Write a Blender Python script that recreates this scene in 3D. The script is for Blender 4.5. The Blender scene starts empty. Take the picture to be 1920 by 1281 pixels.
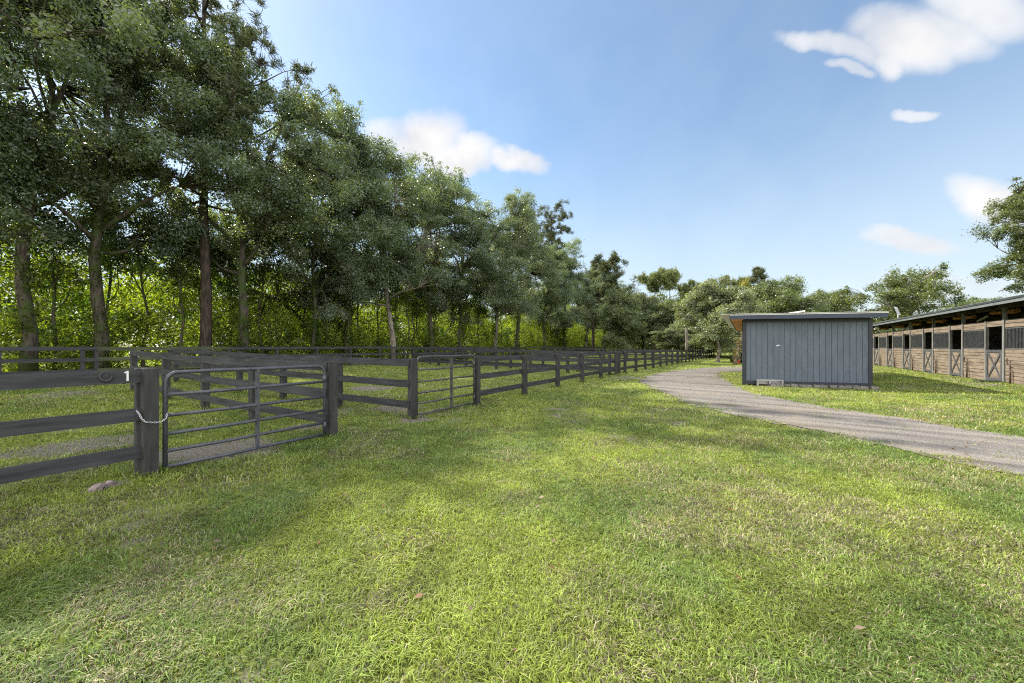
import bpy, bmesh, math, random
import numpy as np
from mathutils import Vector, Matrix, geometry

R = math.radians
random.seed(7)
rng = np.random.default_rng(11)
SC = bpy.context.scene
COL = SC.collection

# ------------------------------------------------------------------ camera frame
EYE, FPX = 1.55, 700.0            # eye height (m), focal length in photo pixels
def gp(px, py, z=0.0):            # photo pixel -> point on the plane at height z
    Y = FPX * (EYE - z) / (py - 651.0)
    return ((px - 960.0) / FPX * Y, Y)

# main fence line: start, direction, left-hand normal
P1 = np.array([-4.41, 4.54]); DIR = np.array([.535, .845]); DIR /= np.linalg.norm(DIR)
NR = np.array([DIR[1], -DIR[0]])
def row(s, d):                    # s metres along the fence, d metres to its left
    q = P1 + DIR * s - NR * d
    return float(q[0]), float(q[1])
def row_px(px, d):                # the point seen at column px, d metres left of the fence line
    k = (px - 960.0) / FPX; q = P1 - NR * d
    s = (k * q[1] - q[0]) / (DIR[0] - k * DIR[1])
    return row(s, d)
def px_at(px, Y): return ((px - 960.0) / FPX * Y, Y)

# ------------------------------------------------------------------ noise
def _h(ix, iy, seed):
    n = (ix.astype(np.int64) * 374761393 + iy.astype(np.int64) * 668265263 + seed * 982451653) & 0xffffffff
    n = ((n ^ (n >> 13)) * 1274126177) & 0xffffffff
    n = n ^ (n >> 16)
    return (n & 0xffff) / 65535.0
def vnoise(x, y, seed=0):
    x = np.asarray(x, float); y = np.asarray(y, float)
    ix, iy = np.floor(x), np.floor(y); fx, fy = x - ix, y - iy
    fx = fx * fx * (3 - 2 * fx); fy = fy * fy * (3 - 2 * fy)
    a, b = _h(ix, iy, seed), _h(ix + 1, iy, seed); c, d = _h(ix, iy + 1, seed), _h(ix + 1, iy + 1, seed)
    return (a * (1 - fx) + b * fx) * (1 - fy) + (c * (1 - fx) + d * fx) * fy
def fbm(x, y, f, octv=3, seed=0):
    v, a, t = 0, 1, 0
    for o in range(octv):
        v = v + a * vnoise(np.asarray(x) * f, np.asarray(y) * f, seed + o * 17); t += a; a *= .5; f *= 2.03
    return v / t
def sstep(a, b, v):
    t = np.clip((v - a) / (b - a), 0, 1); return t * t * (3 - 2 * t)
def dleft(x, y): return -((np.asarray(x) - P1[0]) * NR[0] + (np.asarray(y) - P1[1]) * NR[1])
def gz(x, y):
    x = np.asarray(x, float); y = np.asarray(y, float)
    return .20 * sstep(1.5, 14, dleft(x, y)) + .05 * (fbm(x, y, .22, 2, 3) - .5)
def gzf(x, y): return float(gz(np.array([x]), np.array([y]))[0])

# ------------------------------------------------------------------ materials
def mat(name):
    m = bpy.data.materials.new(name); m.use_nodes = True
    nt = m.node_tree; return m, nt, nt.nodes, nt.links, nt.nodes['Principled BSDF']
def ramp(N, stops):
    r = N.new('ShaderNodeValToRGB'); e = r.color_ramp.elements
    while len(e) < len(stops): e.new(.5)
    for q, (p, c) in zip(e, stops):
        q.position = p; q.color = (c[0], c[1], c[2], 1)
    return r
def simple(name, c1, c2, scale=(4, 4, 4), rough=.7, bump=.15, detail=6, metal=0, spec=.4, lo=.35, hi=.65, dist=.01):
    m, nt, N, L, P = mat(name)
    tc = N.new('ShaderNodeTexCoord'); mp = N.new('ShaderNodeMapping'); mp.inputs['Scale'].default_value = scale
    oi = N.new('ShaderNodeObjectInfo'); ad = N.new('ShaderNodeVectorMath'); ad.operation = 'ADD'
    ml = N.new('ShaderNodeVectorMath'); ml.operation = 'SCALE'; ml.inputs[0].default_value = (37, 71, 53)
    L.new(oi.outputs['Random'], ml.inputs['Scale'])
    L.new(tc.outputs['Object'], ad.inputs[0]); L.new(ml.outputs[0], ad.inputs[1]); L.new(ad.outputs[0], mp.inputs[0])
    n = N.new('ShaderNodeTexNoise'); n.inputs['Scale'].default_value = 1; n.inputs['Detail'].default_value = detail
    n.inputs['Roughness'].default_value = .65
    L.new(mp.outputs[0], n.inputs['Vector'])
    r = ramp(N, [(lo, c1), (hi, c2)]); L.new(n.outputs['Fac'], r.inputs[0]); L.new(r.outputs[0], P.inputs['Base Color'])
    P.inputs['Roughness'].default_value = rough; P.inputs['Metallic'].default_value = metal
    P.inputs['Specular IOR Level'].default_value = spec
    if bump:
        b = N.new('ShaderNodeBump'); b.inputs['Strength'].default_value = bump; b.inputs['Distance'].default_value = dist
        L.new(n.outputs['Fac'], b.inputs['Height']); L.new(b.outputs[0], P.inputs['Normal'])
    return m
M = {}
M['rail'] = simple('black_fence_paint', (.016, .0165, .020), (.050, .051, .058), (1.5, 14, 14), .62, .35)
M['post'] = simple('black_post_paint', (.017, .017, .018), (.050, .049, .047), (14, 14, 1.6), .68, .35)
M['mossy'] = simple('mossy_fence_paint', (.030, .036, .022), (.085, .10, .05), (1.5, 9, 9), .8, .35)
M['gate_dark'] = simple('dark_gate_paint', (.040, .043, .056), (.075, .08, .098), (9, 9, 9), .42, .05, spec=.5)
M['gate_grey'] = simple('grey_gate_steel', (.04, .038, .041), (.075, .072, .074), (9, 9, 9), .45, .05, spec=.5)
M['zinc'] = simple('galvanised_chain', (.45, .46, .48), (.65, .66, .68), (40, 40, 40), .35, 0, metal=.8)
M['white'] = simple('white_paint', (.68, .69, .70), (.80, .80, .80), (30, 30, 30), .6, 0)
M['iron'] = simple('worn_iron', (.02, .02, .023), (.07, .068, .07), (40, 40, 40), .55, .2)
M['rust'] = simple('rusty_iron', (.035, .022, .017), (.10, .06, .045), (25, 25, 25), .8, .3)
M['stone'] = simple('fieldstone', (.12, .09, .08), (.27, .22, .205), (14, 14, 14), .9, .6)
M['paver'] = simple('old_concrete_block', (.10, .09, .08), (.22, .205, .19), (11, 11, 11), .9, .5)
M['siding'] = simple('blue_grey_siding', (.070, .087, .120), (.100, .118, .154), (5, 5, 1.3), .6, .25)
M['trim'] = simple('navy_trim', (.014, .016, .023), (.024, .027, .038), (6, 6, 2), .5, .1)
M['fascia'] = simple('navy_fascia', (.026, .034, .062), (.038, .047, .08), (2, 6, 6), .5, .1)
M['roofpale'] = simple('pale_roof_sheet', (.66, .65, .61), (.78, .77, .73), (3, 3, 3), .5, .05)
M['soffit'] = simple('orange_pine_boards', (.58, .21, .035), (.78, .34, .07), (1, 12, 12), .6, .15)
M['pallet'] = simple('weathered_pallet', (.20, .19, .19), (.36, .35, .35), (2, 12, 12), .85, .3)
M['roofdark'] = simple('dark_green_roof', (.028, .036, .036), (.05, .06, .06), (2, 6, 6), .5, .05)
M['roofedge'] = simple('grey_roof_edge', (.10, .115, .118), (.16, .175, .18), (2, 6, 6), .5, .05)
M['stallwood'] = simple('tan_stall_boards', (.078, .059, .043), (.25, .198, .146), (1.2, 10, 10), .75, .3, lo=.3, hi=.7)
M['barnpost'] = simple('grey_barn_post', (.09, .087, .08), (.21, .205, .195), (14, 14, 1.5), .8, .25)
M['doorframe'] = simple('grey_door_frame', (.035, .037, .04), (.075, .078, .08), (8, 8, 8), .7, .2)
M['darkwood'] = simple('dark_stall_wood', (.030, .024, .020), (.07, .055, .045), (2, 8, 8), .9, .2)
M['grille'] = simple('stall_bars', (.07, .073, .078), (.13, .135, .14), (8, 8, 8), .5, 0, metal=.2)
M['rafter'] = simple('orange_rafter', (.40, .17, .05), (.58, .27, .09), (1.2, 10, 10), .7, .2)
M['panel'] = simple('solar_glass', (.30, .33, .38), (.42, .45, .50), (5, 5, 5), .25, 0, spec=.6)
M['lamp'] = simple('white_lamp_housing', (.55, .55, .54), (.7, .7, .69), (9, 9, 9), .5, 0)
M['rubber'] = simple('black_rubber', (.018, .018, .02), (.035, .035, .037), (20, 20, 20), .8, .3)
M['pink'] = simple('pink_pot', (.62, .07, .16), (.75, .12, .22), (9, 9, 9), .5, 0)
M['terra'] = simple('dark_pot', (.03, .025, .028), (.06, .05, .05), (9, 9, 9), .6, .1)

def bark(name, c1, c2, moss=None):
    m, nt, N, L, P = mat(name)
    g = N.new('ShaderNodeNewGeometry'); mp = N.new('ShaderNodeMapping'); mp.inputs['Scale'].default_value = (7, 7, 1.3)
    L.new(g.outputs['Position'], mp.inputs[0])
    n = N.new('ShaderNodeTexNoise'); n.inputs['Scale'].default_value = 1.6; n.inputs['Detail'].default_value = 7
    L.new(mp.outputs[0], n.inputs['Vector'])
    r = ramp(N, [(.35, c1), (.68, c2)]); L.new(n.outputs['Fac'], r.inputs[0])
    out = r.outputs[0]
    if moss:
        n2 = N.new('ShaderNodeTexNoise'); n2.inputs['Scale'].default_value = 1.7; n2.inputs['Detail'].default_value = 5
        L.new(g.outputs['Position'], n2.inputs['Vector'])
        r2 = ramp(N, [(.45, (0, 0, 0)), (.6, (1, 1, 1))]); L.new(n2.outputs['Fac'], r2.inputs[0])
        mx = N.new('ShaderNodeMix'); mx.data_type = 'RGBA'; L.new(r2.outputs[0], mx.inputs[0]); L.new(out, mx.inputs[6])
        mx.inputs[7].default_value = (*moss, 1); out = mx.outputs[2]
    L.new(out, P.inputs['Base Color']); P.inputs['Roughness'].default_value = .9; P.inputs['Specular IOR Level'].default_value = .15
    b = N.new('ShaderNodeBump'); b.inputs['Strength'].default_value = .8; b.inputs['Distance'].default_value = .04
    L.new(n.outputs['Fac'], b.inputs['Height']); L.new(b.outputs[0], P.inputs['Normal'])
    return m
M['bark'] = bark('mossy_oak_bark', (.032, .025, .02), (.11, .092, .074), (.05, .07, .02))
M['barkpine'] = bark('red_pine_bark', (.026, .021, .018), (.095, .07, .056))
M['barkpale'] = bark('pale_bark', (.12, .10, .085), (.29, .255, .22))
M['barkgrey'] = bark('grey_limb_bark', (.10, .09, .085), (.27, .25, .235))

def leafmat(name, trans=.4, tint=(1.5, 1.45, .45), gloss=.35, rough=.5):
    m, nt, N, L, P = mat(name)
    a = N.new('ShaderNodeAttribute'); a.attribute_name = 'Col'
    oi = N.new('ShaderNodeObjectInfo')
    hs = N.new('ShaderNodeHueSaturation')
    mr = N.new('ShaderNodeMapRange'); mr.inputs[3].default_value = .485; mr.inputs[4].default_value = .512
    L.new(oi.outputs['Random'], mr.inputs[0]); L.new(mr.outputs[0], hs.inputs['Hue']); L.new(a.outputs['Color'], hs.inputs['Color'])
    P.inputs['Roughness'].default_value = rough; P.inputs['Specular IOR Level'].default_value = gloss
    L.new(hs.outputs[0], P.inputs['Base Color'])
    t = N.new('ShaderNodeBsdfTranslucent')
    mu = N.new('ShaderNodeMix'); mu.data_type = 'RGBA'; mu.blend_type = 'MULTIPLY'; mu.inputs[0].default_value = 1
    L.new(hs.outputs[0], mu.inputs[6]); mu.inputs[7].default_value = (*tint, 1); L.new(mu.outputs[2], t.inputs['Color'])
    ms = N.new('ShaderNodeMixShader'); ms.inputs[0].default_value = trans
    L.new(P.outputs[0], ms.inputs[1]); L.new(t.outputs[0], ms.inputs[2])
    L.new(ms.outputs[0], N['Material Output'].inputs[0])
    return m
M['leaf'] = leafmat('oak_leaves', .42, (1.65, 1.7, .5), .7, .38)
M['bright'] = leafmat('undergrowth_leaves', .55, (1.95, 2.0, .5), .3, .5)
M['needle'] = leafmat('pine_needles', .25, (1.5, 1.4, .5), .3, .5)
M['blade'] = leafmat('grass_blades', .38, (1.25, 1.15, .55), .25, .55)

# ------------------------------------------------------------------ mesh helpers
def np_mesh(name, V, faces, col=None, mats=None, smooth=False):
    me = bpy.data.meshes.new(name)
    V = np.asarray(V, np.float32); me.vertices.add(len(V)); me.vertices.foreach_set('co', V.ravel())
    loops, starts, o = [], [], 0
    for F in faces:
        F = np.asarray(F, np.int32)
        if not len(F): continue
        loops.append(F.ravel()); starts.append(o + np.arange(len(F)) * F.shape[1]); o += F.size
    loops = np.concatenate(loops).astype(np.int32); starts = np.concatenate(starts).astype(np.int32)
    me.loops.add(len(loops)); me.loops.foreach_set('vertex_index', loops)
    me.polygons.add(len(starts)); me.polygons.foreach_set('loop_start', starts)
    if smooth: me.polygons.foreach_set('use_smooth', np.ones(len(starts), bool))
    me.update(calc_edges=True)
    if col is not None:
        a = me.color_attributes.new('Col', 'FLOAT_COLOR', 'POINT')
        c = np.ones((len(V), 4), np.float32); c[:, :3] = col; a.data.foreach_set('color', c.ravel())
    if mats: me.materials.append(mats)
    return me
class MB:                         # collects simple solids into one mesh
    def __init__(s): s.V = []; s.F = []
    def raw(s, vs, fs):
        o = len(s.V); s.V += [tuple(v) for v in vs]; s.F += [tuple(i + o for i in f) for f in fs]
    def box(s, x0, x1, y0, y1, z0, z1, mtx=None):
        v = [Vector((x, y, z)) for z in (z0, z1) for (x, y) in ((x0, y0), (x1, y0), (x1, y1), (x0, y1))]
        if mtx: v = [mtx @ q for q in v]
        s.raw(v, [(0, 3, 2, 1), (4, 5, 6, 7), (0, 1, 5, 4), (1, 2, 6, 5), (2, 3, 7, 6), (3, 0, 4, 7)])
    def bar(s, a, b, w, t, up=(0, 0, 1)):          # plank from a to b, width w along up, thickness t
        a, b, up = Vector(a), Vector(b), Vector(up); d = (b - a); L = d.length; d.normalize()
        n = d.cross(up).normalized(); u = n.cross(d)
        mt = Matrix((d, n, u)).transposed().to_4x4(); mt.translation = a
        s.box(0, L, -t / 2, t / 2, -w / 2, w / 2, mt)
    def tube(s, pts, r, n=8, cap=True):
        pts = [Vector(p) for p in pts]; rs = r if isinstance(r, (list, tuple)) else [r] * len(pts)
        o = len(s.V); ref = None
        for i, p in enumerate(pts):
            d = (pts[min(i + 1, len(pts) - 1)] - pts[max(i - 1, 0)]).normalized()
            if ref is None: ref = Vector((0, 0, 1)) if abs(d.z) < .9 else Vector((1, 0, 0))
            a = d.cross(ref).normalized(); b = a.cross(d).normalized(); ref = b
            for k in range(n):
                t = 2 * math.pi * k / n; s.V.append(tuple(p + (a * math.cos(t) + b * math.sin(t)) * rs[i]))
        for i in range(len(pts) - 1):
            for k in range(n):
                s.F.append((o + i * n + k, o + i * n + (k + 1) % n, o + (i + 1) * n + (k + 1) % n, o + (i + 1) * n + k))
        if cap:
            s.F.append(tuple(o + k for k in range(n))[::-1]); e = o + (len(pts) - 1) * n; s.F.append(tuple(e + k for k in range(n)))
    def mesh(s, name, m, smooth=False):
        me = bpy.data.meshes.new(name); me.from_pydata(s.V, [], s.F); me.update()
        bm = bmesh.new(); bm.from_mesh(me); bmesh.ops.recalc_face_normals(bm, faces=bm.faces); bm.to_mesh(me); bm.free()
        me.materials.append(m)
        if smooth:
            me.polygons.foreach_set('use_smooth', [len(p.vertices) == 4 for p in me.polygons])
        return me
    def build(s, name, m, parent=None, smooth=False, mtx=None):
        return link(name, s.mesh(name, m, smooth), parent, mtx)
def link(name, me, parent=None, mtx=None):
    o = bpy.data.objects.new(name, me); COL.objects.link(o)
    if parent: o.parent = parent
    if mtx is not None: o.matrix_local = mtx
    return o
def tag(o, label=None, cat=None, group=None, kind=None):
    for k, v in (('label', label), ('category', cat), ('group', group), ('kind', kind)):
        if v: o[k] = v
    return o
def thing(name, label, cat, loc=(0, 0, 0), rz=0, group=None):
    o = bpy.data.objects.new(name, None); COL.objects.link(o); o.empty_display_size = .2
    o.location = loc; o.rotation_euler = (0, 0, rz)
    return tag(o, label, cat, group)
def dup(root, loc, rz=0, scale=1, label=None, group=None):
    r = root.copy(); COL.objects.link(r); r.location = loc; r.rotation_euler = (0, 0, rz)
    r.scale = scale if isinstance(scale, tuple) else (scale,) * 3
    if label: r['label'] = label
    if group: r['group'] = group
    for ch in list(root.children):
        c = ch.copy(); COL.objects.link(c); c.parent = r
        for g in list(ch.children):
            d = g.copy(); COL.objects.link(d); d.parent = c
    return r

# ------------------------------------------------------------------ driveway outline (world)
near_edge = [(1197, 713), (1235, 735), (1290, 755), (1345, 768), (1420, 790), (1530, 810), (1620, 828), (1700, 848), (1800, 868), (1920, 892), (2140, 940)]
far_edge = [(2140, 853), (1920, 820), (1800, 801), (1700, 785), (1600, 770), (1540, 763), (1440, 745), (1393, 730), (1362, 713), (1350, 705), (1347, 698)]
spur = [(1410, 697), (1480, 695), (1480, 687), (1410, 687), (1340, 689), (1272, 694), (1225, 703)]
DRV = np.array([gp(*p) for p in near_edge + far_edge + spur])
def pip(x, y, poly):
    x = np.asarray(x); y = np.asarray(y); ins = np.zeros(x.shape, bool); n = len(poly); j = n - 1
    for i in range(n):
        xi, yi = poly[i]; xj, yj = poly[j]
        c = (yi > y) != (yj > y)
        with np.errstate(divide='ignore', invalid='ignore'):
            t = (xj - xi) * (y - yi) / (yj - yi + 1e-12) + xi
        ins ^= c & (x < t); j = i
    return ins
# bare, trampled spots: (x, y, radius, strength)
BARE = [(*gp(420, 845), 1.0, .95), (*gp(350, 850), .8, .8), (*gp(590, 800), .6, .8), (*gp(700, 730), 1.1, .9), (*gp(740, 765), .9, .8), (*gp(780, 788), .55, .9), (*gp(850, 786), .5, .5),
        (*gp(200, 830), 1.0, .8), (*gp(60, 850), .8, .7), (*gp(1180, 708), 1.2, .7), (*gp(1775, 712), .8, .8), (*gp(640, 770), .8, .6), (*gp(185, 915), .3, .9),
        (*gp(560, 700), 2.2, .6), (*gp(430, 690), 3, .5), (*gp(120, 750), 1.5, .6), (*gp(1850, 722), 1.2, .6)]
def grassmask(x, y):
    x = np.asarray(x, float); y = np.asarray(y, float)
    wx = x + .5 * (fbm(x, y, 1.6, 3, 21) - .5); wy = y + .5 * (fbm(x, y, 1.6, 3, 22) - .5)
    g = np.ones(x.shape) - .42 * sstep(.57, .74, fbm(x, y, .85, 4, 5)) - .35 * sstep(.60, .72, fbm(x, y, 3.1, 3, 6))
    for bx, by, r, k in BARE:
        g *= 1 - k * (1 - sstep(.35, 1.0, np.hypot(wx - bx, wy - by) / r))
    g *= 1 - .30 * sstep(16.5, 19, dleft(x, y))
    fr = sum(pip(wx + a, wy + b, DRV).astype(float) for a, b in ((.28, 0), (-.28, 0), (0, .28), (0, -.28), (0, 0))) / 5
    g *= 1 - sstep(.35, 1.0, fr + .9 * (fbm(x, y, 3.5, 3, 29) - .5))
    return np.clip(g, 0, 1)

# ------------------------------------------------------------------ ground sheet
def axis(fine0, fine1, step, lo, hi, grow=1.18):
    a = list(np.arange(fine0, fine1 + 1e-6, step)); s = step; v = fine1
    while v < hi: s *= grow; v += s; a.append(v)
    s = step; v = fine0
    while v > lo: s *= grow; v -= s; a.insert(0, v)
    return np.array(a)
def build_ground():
    xs = axis(-24, 30, .25, -700, 700); ys = axis(0, 36, .25, -60, 900)
    X, Y = np.meshgrid(xs, ys); x, y = X.ravel(), Y.ravel()
    z = gz(x, y); nx, ny = len(xs), len(ys)
    i = np.arange(ny - 1)[:, None] * nx + np.arange(nx - 1)[None, :]
    F = np.stack([i, i + 1, i + 1 + nx, i + nx], -1).reshape(-1, 4)
    g = grassmask(x, y); b = fbm(x, y, .35, 3, 40)
    me = np_mesh('ground', np.stack([x, y, z], 1), [F], np.stack([g, b, np.zeros_like(g)], 1), None, True)
    m, nt, N, L, P = mat('lawn_soil')
    a = N.new('ShaderNodeAttribute'); a.attribute_name = 'Col'; sp = N.new('ShaderNodeSeparateColor'); L.new(a.outputs['Color'], sp.inputs[0])
    geo = N.new('ShaderNodeNewGeometry')
    def noise(sc, det=6, ro=.65):
        n = N.new('ShaderNodeTexNoise'); n.inputs['Scale'].default_value = sc; n.inputs['Detail'].default_value = det; n.inputs['Roughness'].default_value = ro
        L.new(geo.outputs['Position'], n.inputs['Vector']); return n
    n1, n2, n3 = noise(26, 8, .75), noise(2.2, 5), noise(60, 4, .8)
    gr = ramp(N, [(.30, (.045, .052, .018)), (.43, (.12, .155, .034)), (.56, (.215, .255, .05)), (.70, (.32, .32, .15))]); L.new(n1.outputs['Fac'], gr.inputs[0])
    dr = ramp(N, [(.33, (.10, .085, .065)), (.5, (.20, .175, .145)), (.68, (.36, .33, .29))]); L.new(n3.outputs['Fac'], dr.inputs[0])
    dry = N.new('ShaderNodeMix'); dry.data_type = 'RGBA'; dry.inputs[7].default_value = (.24, .20, .11, 1)
    rr = ramp(N, [(.48, (0, 0, 0)), (.72, (.55, .55, .55))]); L.new(n2.outputs['Fac'], rr.inputs[0]); L.new(rr.outputs[0], dry.inputs[0]); L.new(gr.outputs[0], dry.inputs[6])
    mx = N.new('ShaderNodeMix'); mx.data_type = 'RGBA'
    ad = N.new('ShaderNodeMath'); ad.operation = 'ADD'; s2 = N.new('ShaderNodeMath'); s2.operation = 'MULTIPLY_ADD'
    L.new(n1.outputs['Fac'], s2.inputs[0]); s2.inputs[1].default_value = 1.0; s2.inputs[2].default_value = -.5
    L.new(sp.outputs[0], ad.inputs[0]); L.new(s2.outputs[0], ad.inputs[1])
    r3 = ramp(N, [(.3, (0, 0, 0)), (.62, (1, 1, 1))]); L.new(ad.outputs[0], r3.inputs[0])
    L.new(r3.outputs[0], mx.inputs[0]); L.new(dr.outputs[0], mx.inputs[6]); L.new(dry.outputs[2], mx.inputs[7])
    L.new(mx.outputs[2], P.inputs['Base Color']); P.inputs['Roughness'].default_value = .95; P.inputs['Specular IOR Level'].default_value = .1
    b = N.new('ShaderNodeBump'); b.inputs['Strength'].default_value = 1; b.inputs['Distance'].default_value = .05
    L.new(n1.outputs['Fac'], b.inputs['Height']); L.new(b.outputs[0], P.inputs['Normal'])
    me.materials.append(m)
    tag(link('ground', me), kind='structure')

def build_drive():
    pts = []
    n = len(DRV)
    for i in range(n):
        a, b = DRV[i], DRV[(i + 1) % n]; k = max(1, int(np.hypot(*(b - a)) / .14))
        for t in range(k):
            p = a + (b - a) * t / k
            q = np.array([fbm(p[0], p[1], 1.3, 4, 61) - .5, fbm(p[0], p[1], 1.3, 4, 62) - .5])
            pts.append(p + q * 1.0)
    pts = np.array(pts); ne = len(pts)
    x0, y0 = pts.min(0); x1, y1 = pts.max(0)
    gx, gy = np.meshgrid(np.arange(x0, x1, .6), np.arange(y0, y1, .6)); gx = gx.ravel(); gy = gy.ravel()
    ok = pip(gx, gy, pts)
    # keep interior points clear of the rim
    for dx, dy in ((.25, 0), (-.25, 0), (0, .25), (0, -.25)): ok &= pip(gx + dx, gy + dy, pts)
    inner = np.stack([gx[ok], gy[ok]], 1)
    allp = np.concatenate([pts, inner])
    v, e, f, *_ = geometry.delaunay_2d_cdt([Vector(p) for p in allp], [], [list(range(ne))], 1, 1e-4)
    va = np.array([(q.x, q.y) for q in v])
    z = gz(va[:, 0], va[:, 1]) + .014
    me = bpy.data.meshes.new('gravel_drive'); me.from_pydata([(p[0], p[1], q) for p, q in zip(va, z)], [], [tuple(t) for t in f]); me.update()
    bm = bmesh.new(); bm.from_mesh(me)
    for fc in bm.faces:
        if fc.normal.z < 0: fc.normal_flip()
    bm.to_mesh(me); bm.free()
    m, nt, N, L, P = mat('gravel')
    geo = N.new('ShaderNodeNewGeometry')
    rot = N.new('ShaderNodeMapping'); rot.inputs['Scale'].default_value = (.10, 1.5, 1)
    r0 = N.new('ShaderNodeMapping'); r0.inputs['Rotation'].default_value = (0, 0, R(40)); L.new(geo.outputs['Position'], r0.inputs[0]); L.new(r0.outputs[0], rot.inputs[0])
    def noise(sc, det, ro, src):
        n = N.new('ShaderNodeTexNoise'); n.inputs['Scale'].default_value = sc; n.inputs['Detail'].default_value = det; n.inputs['Roughness'].default_value = ro
        L.new(src, n.inputs['Vector']); return n
    nf = noise(34, 6, .85, geo.outputs['Position']); ns = noise(1.4, 5, .6, rot.outputs[0]); nb = noise(.6, 4, .6, geo.outputs['Position'])
    vo = N.new('ShaderNodeTexVoronoi'); vo.inputs['Scale'].default_value = 42; L.new(geo.outputs['Position'], vo.inputs['Vector'])
    c1 = ramp(N, [(.28, (.078, .071, .065)), (.5, (.155, .143, .132)), (.72, (.268, .249, .231))]); L.new(nf.outputs['Fac'], c1.inputs[0])
    c2 = ramp(N, [(.36, (.62, .61, .61)), (.5, (1, 1, 1)), (.64, (1.32, 1.29, 1.23))]); L.new(ns.outputs['Fac'], c2.inputs[0])
    mu = N.new('ShaderNodeMix'); mu.data_type = 'RGBA'; mu.blend_type = 'MULTIPLY'; mu.inputs[0].default_value = 1
    L.new(c1.outputs[0], mu.inputs[6]); L.new(c2.outputs[0], mu.inputs[7])
    c3 = ramp(N, [(.52, (0, 0, 0)), (.7, (.5, .5, .5))]); L.new(nb.outputs['Fac'], c3.inputs[0])
    m2 = N.new('ShaderNodeMix'); m2.data_type = 'RGBA'; L.new(c3.outputs[0], m2.inputs[0]); L.new(mu.outputs[2], m2.inputs[6]); m2.inputs[7].default_value = (.24, .205, .15, 1)
    L.new(m2.outputs[2], P.inputs['Base Color']); P.inputs['Roughness'].default_value = .95; P.inputs['Specular IOR Level'].default_value = .15
    b = N.new('ShaderNodeBump'); b.inputs['Strength'].default_value = .9; b.inputs['Distance'].default_value = .02
    L.new(vo.outputs['Distance'], b.inputs['Height']); L.new(b.outputs[0], P.inputs['Normal'])
    me.materials.append(m)
    tag(link('gravel_drive', me), kind='structure')

# ------------------------------------------------------------------ lawn grass (one mass of blades)
def build_grass():
    bands = [(1.35, 2.6, 12500, 1.0), (2.6, 4.2, 6500, 1.15), (4.2, 7, 2700, 1.5), (7, 12, 800, 2.3), (12, 20, 230, 3.8), (20, 34, 75, 6.0), (34, 60, 22, 9.0)]
    PX, PY, SZ = [], [], []
    for y0, y1, dens, sz in bands:
        w0, w1 = 1.55 * y0 + .9, 1.55 * y1 + .9
        n = int((w0 + w1) * (y1 - y0) * dens)
        y = np.sqrt(rng.random(n) * (y1 ** 2 - y0 ** 2) + y0 ** 2)
        x = (rng.random(n) * 2 - 1) * (1.55 * y + .9)
        keep = rng.random(n) < grassmask(x, y) * (.45 + .75 * fbm(x, y, 5.5, 2, 77))
        keep &= dleft(x, y) < 21
        PX.append(x[keep]); PY.append(y[keep]); SZ.append(np.full(keep.sum(), sz))
    for px, py in POSTS + [tuple(P1)]:           # taller growth left standing at the post feet
        k = 70; a = rng.random(k) * 6.28; q = .07 + .13 * rng.random(k)
        PX.append(px + np.cos(a) * q); PY.append(py + np.sin(a) * q); SZ.append(np.full(k, 1.0 + py * .12))
    npost = 70 * (len(POSTS) + 1)
    x, y, sz = map(np.concatenate, (PX, PY, SZ)); n = len(x)
    z = gz(x, y)
    u = rng.random
    tall = fbm(x, y, 1.1, 3, 51)
    h = (.016 + .026 * u(n) + .030 * sstep(.45, .75, tall) * u(n)) * np.minimum(sz, 2.2) ** .55
    h[-npost:] *= 1.4 + 1.3 * u(npost)
    w = (.0034 + .0036 * u(n)) * sz
    flow = fbm(x, y, 3.2, 2, 90) * 14.0 + u(n) * 4.4
    lean = .35 + 1.35 * u(n)
    dx, dy = np.cos(flow), np.sin(flow)
    face = flow + 1.57 + (u(n) - .5) * 1.6
    sx, sy = np.cos(face) * w / 2, np.sin(face) * w / 2
    base = np.stack([x, y, z - .004], 1)
    mid = base + np.stack([dx * h * lean * .38, dy * h * lean * .38, h * .68 + .004], 1)
    tip = base + np.stack([dx * h * lean * 1.25, dy * h * lean * 1.25, h * np.clip(1.1 - .38 * lean, .35, 1)], 1)
    side = np.stack([sx, sy, np.zeros(n)], 1)
    V = np.stack([base - side, base + side, mid - side * .85, mid + side * .85, tip], 1).reshape(-1, 3)
    i = np.arange(n)[:, None] * 5
    Q = i + np.array([[0, 1, 3, 2]]); T = i + np.array([[2, 3, 4]])
    G, YG, TN, TH = (np.array(c) for c in ((.125, .195, .050), (.280, .340, .066), (.33, .30, .19), (.125, .105, .085)))
    yel = np.clip(sstep(.32, .68, fbm(x, y, .8, 3, 33)) * .8 + .35 * (u(n) - .5) + .12, 0, 1)[:, None]
    c = G * (1 - yel) + YG * yel
    pd = .09 + .42 * sstep(.45, .75, fbm(x, y, 1.3, 4, 44))
    rd = u(n); dry = rd < pd; th = dry & (u(n) < .4)
    edge = sstep(9, 3, np.hypot(x - 8.5, y - 5.2)) * sstep(.4, .65, fbm(x, y, 1.1, 3, 71))
    dry |= rd < pd + .4 * edge
    c[dry] = TN; c[th] = TH
    c = c * ((.58 + .80 * u(n)) * (.62 + .76 * fbm(x, y, 3.6, 3, 35)))[:, None]
    # clover-like deeper green in places
    me = np_mesh('lawn_grass', V, [Q, T], np.repeat(c, 5, 0), M['blade'])
    tag(link('lawn_grass', me), 'short patchy green lawn grass with dry blades', 'grass', kind='stuff')
    # weeds standing at the post feet and drive rim are part of the same mass of growth
    return n

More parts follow.
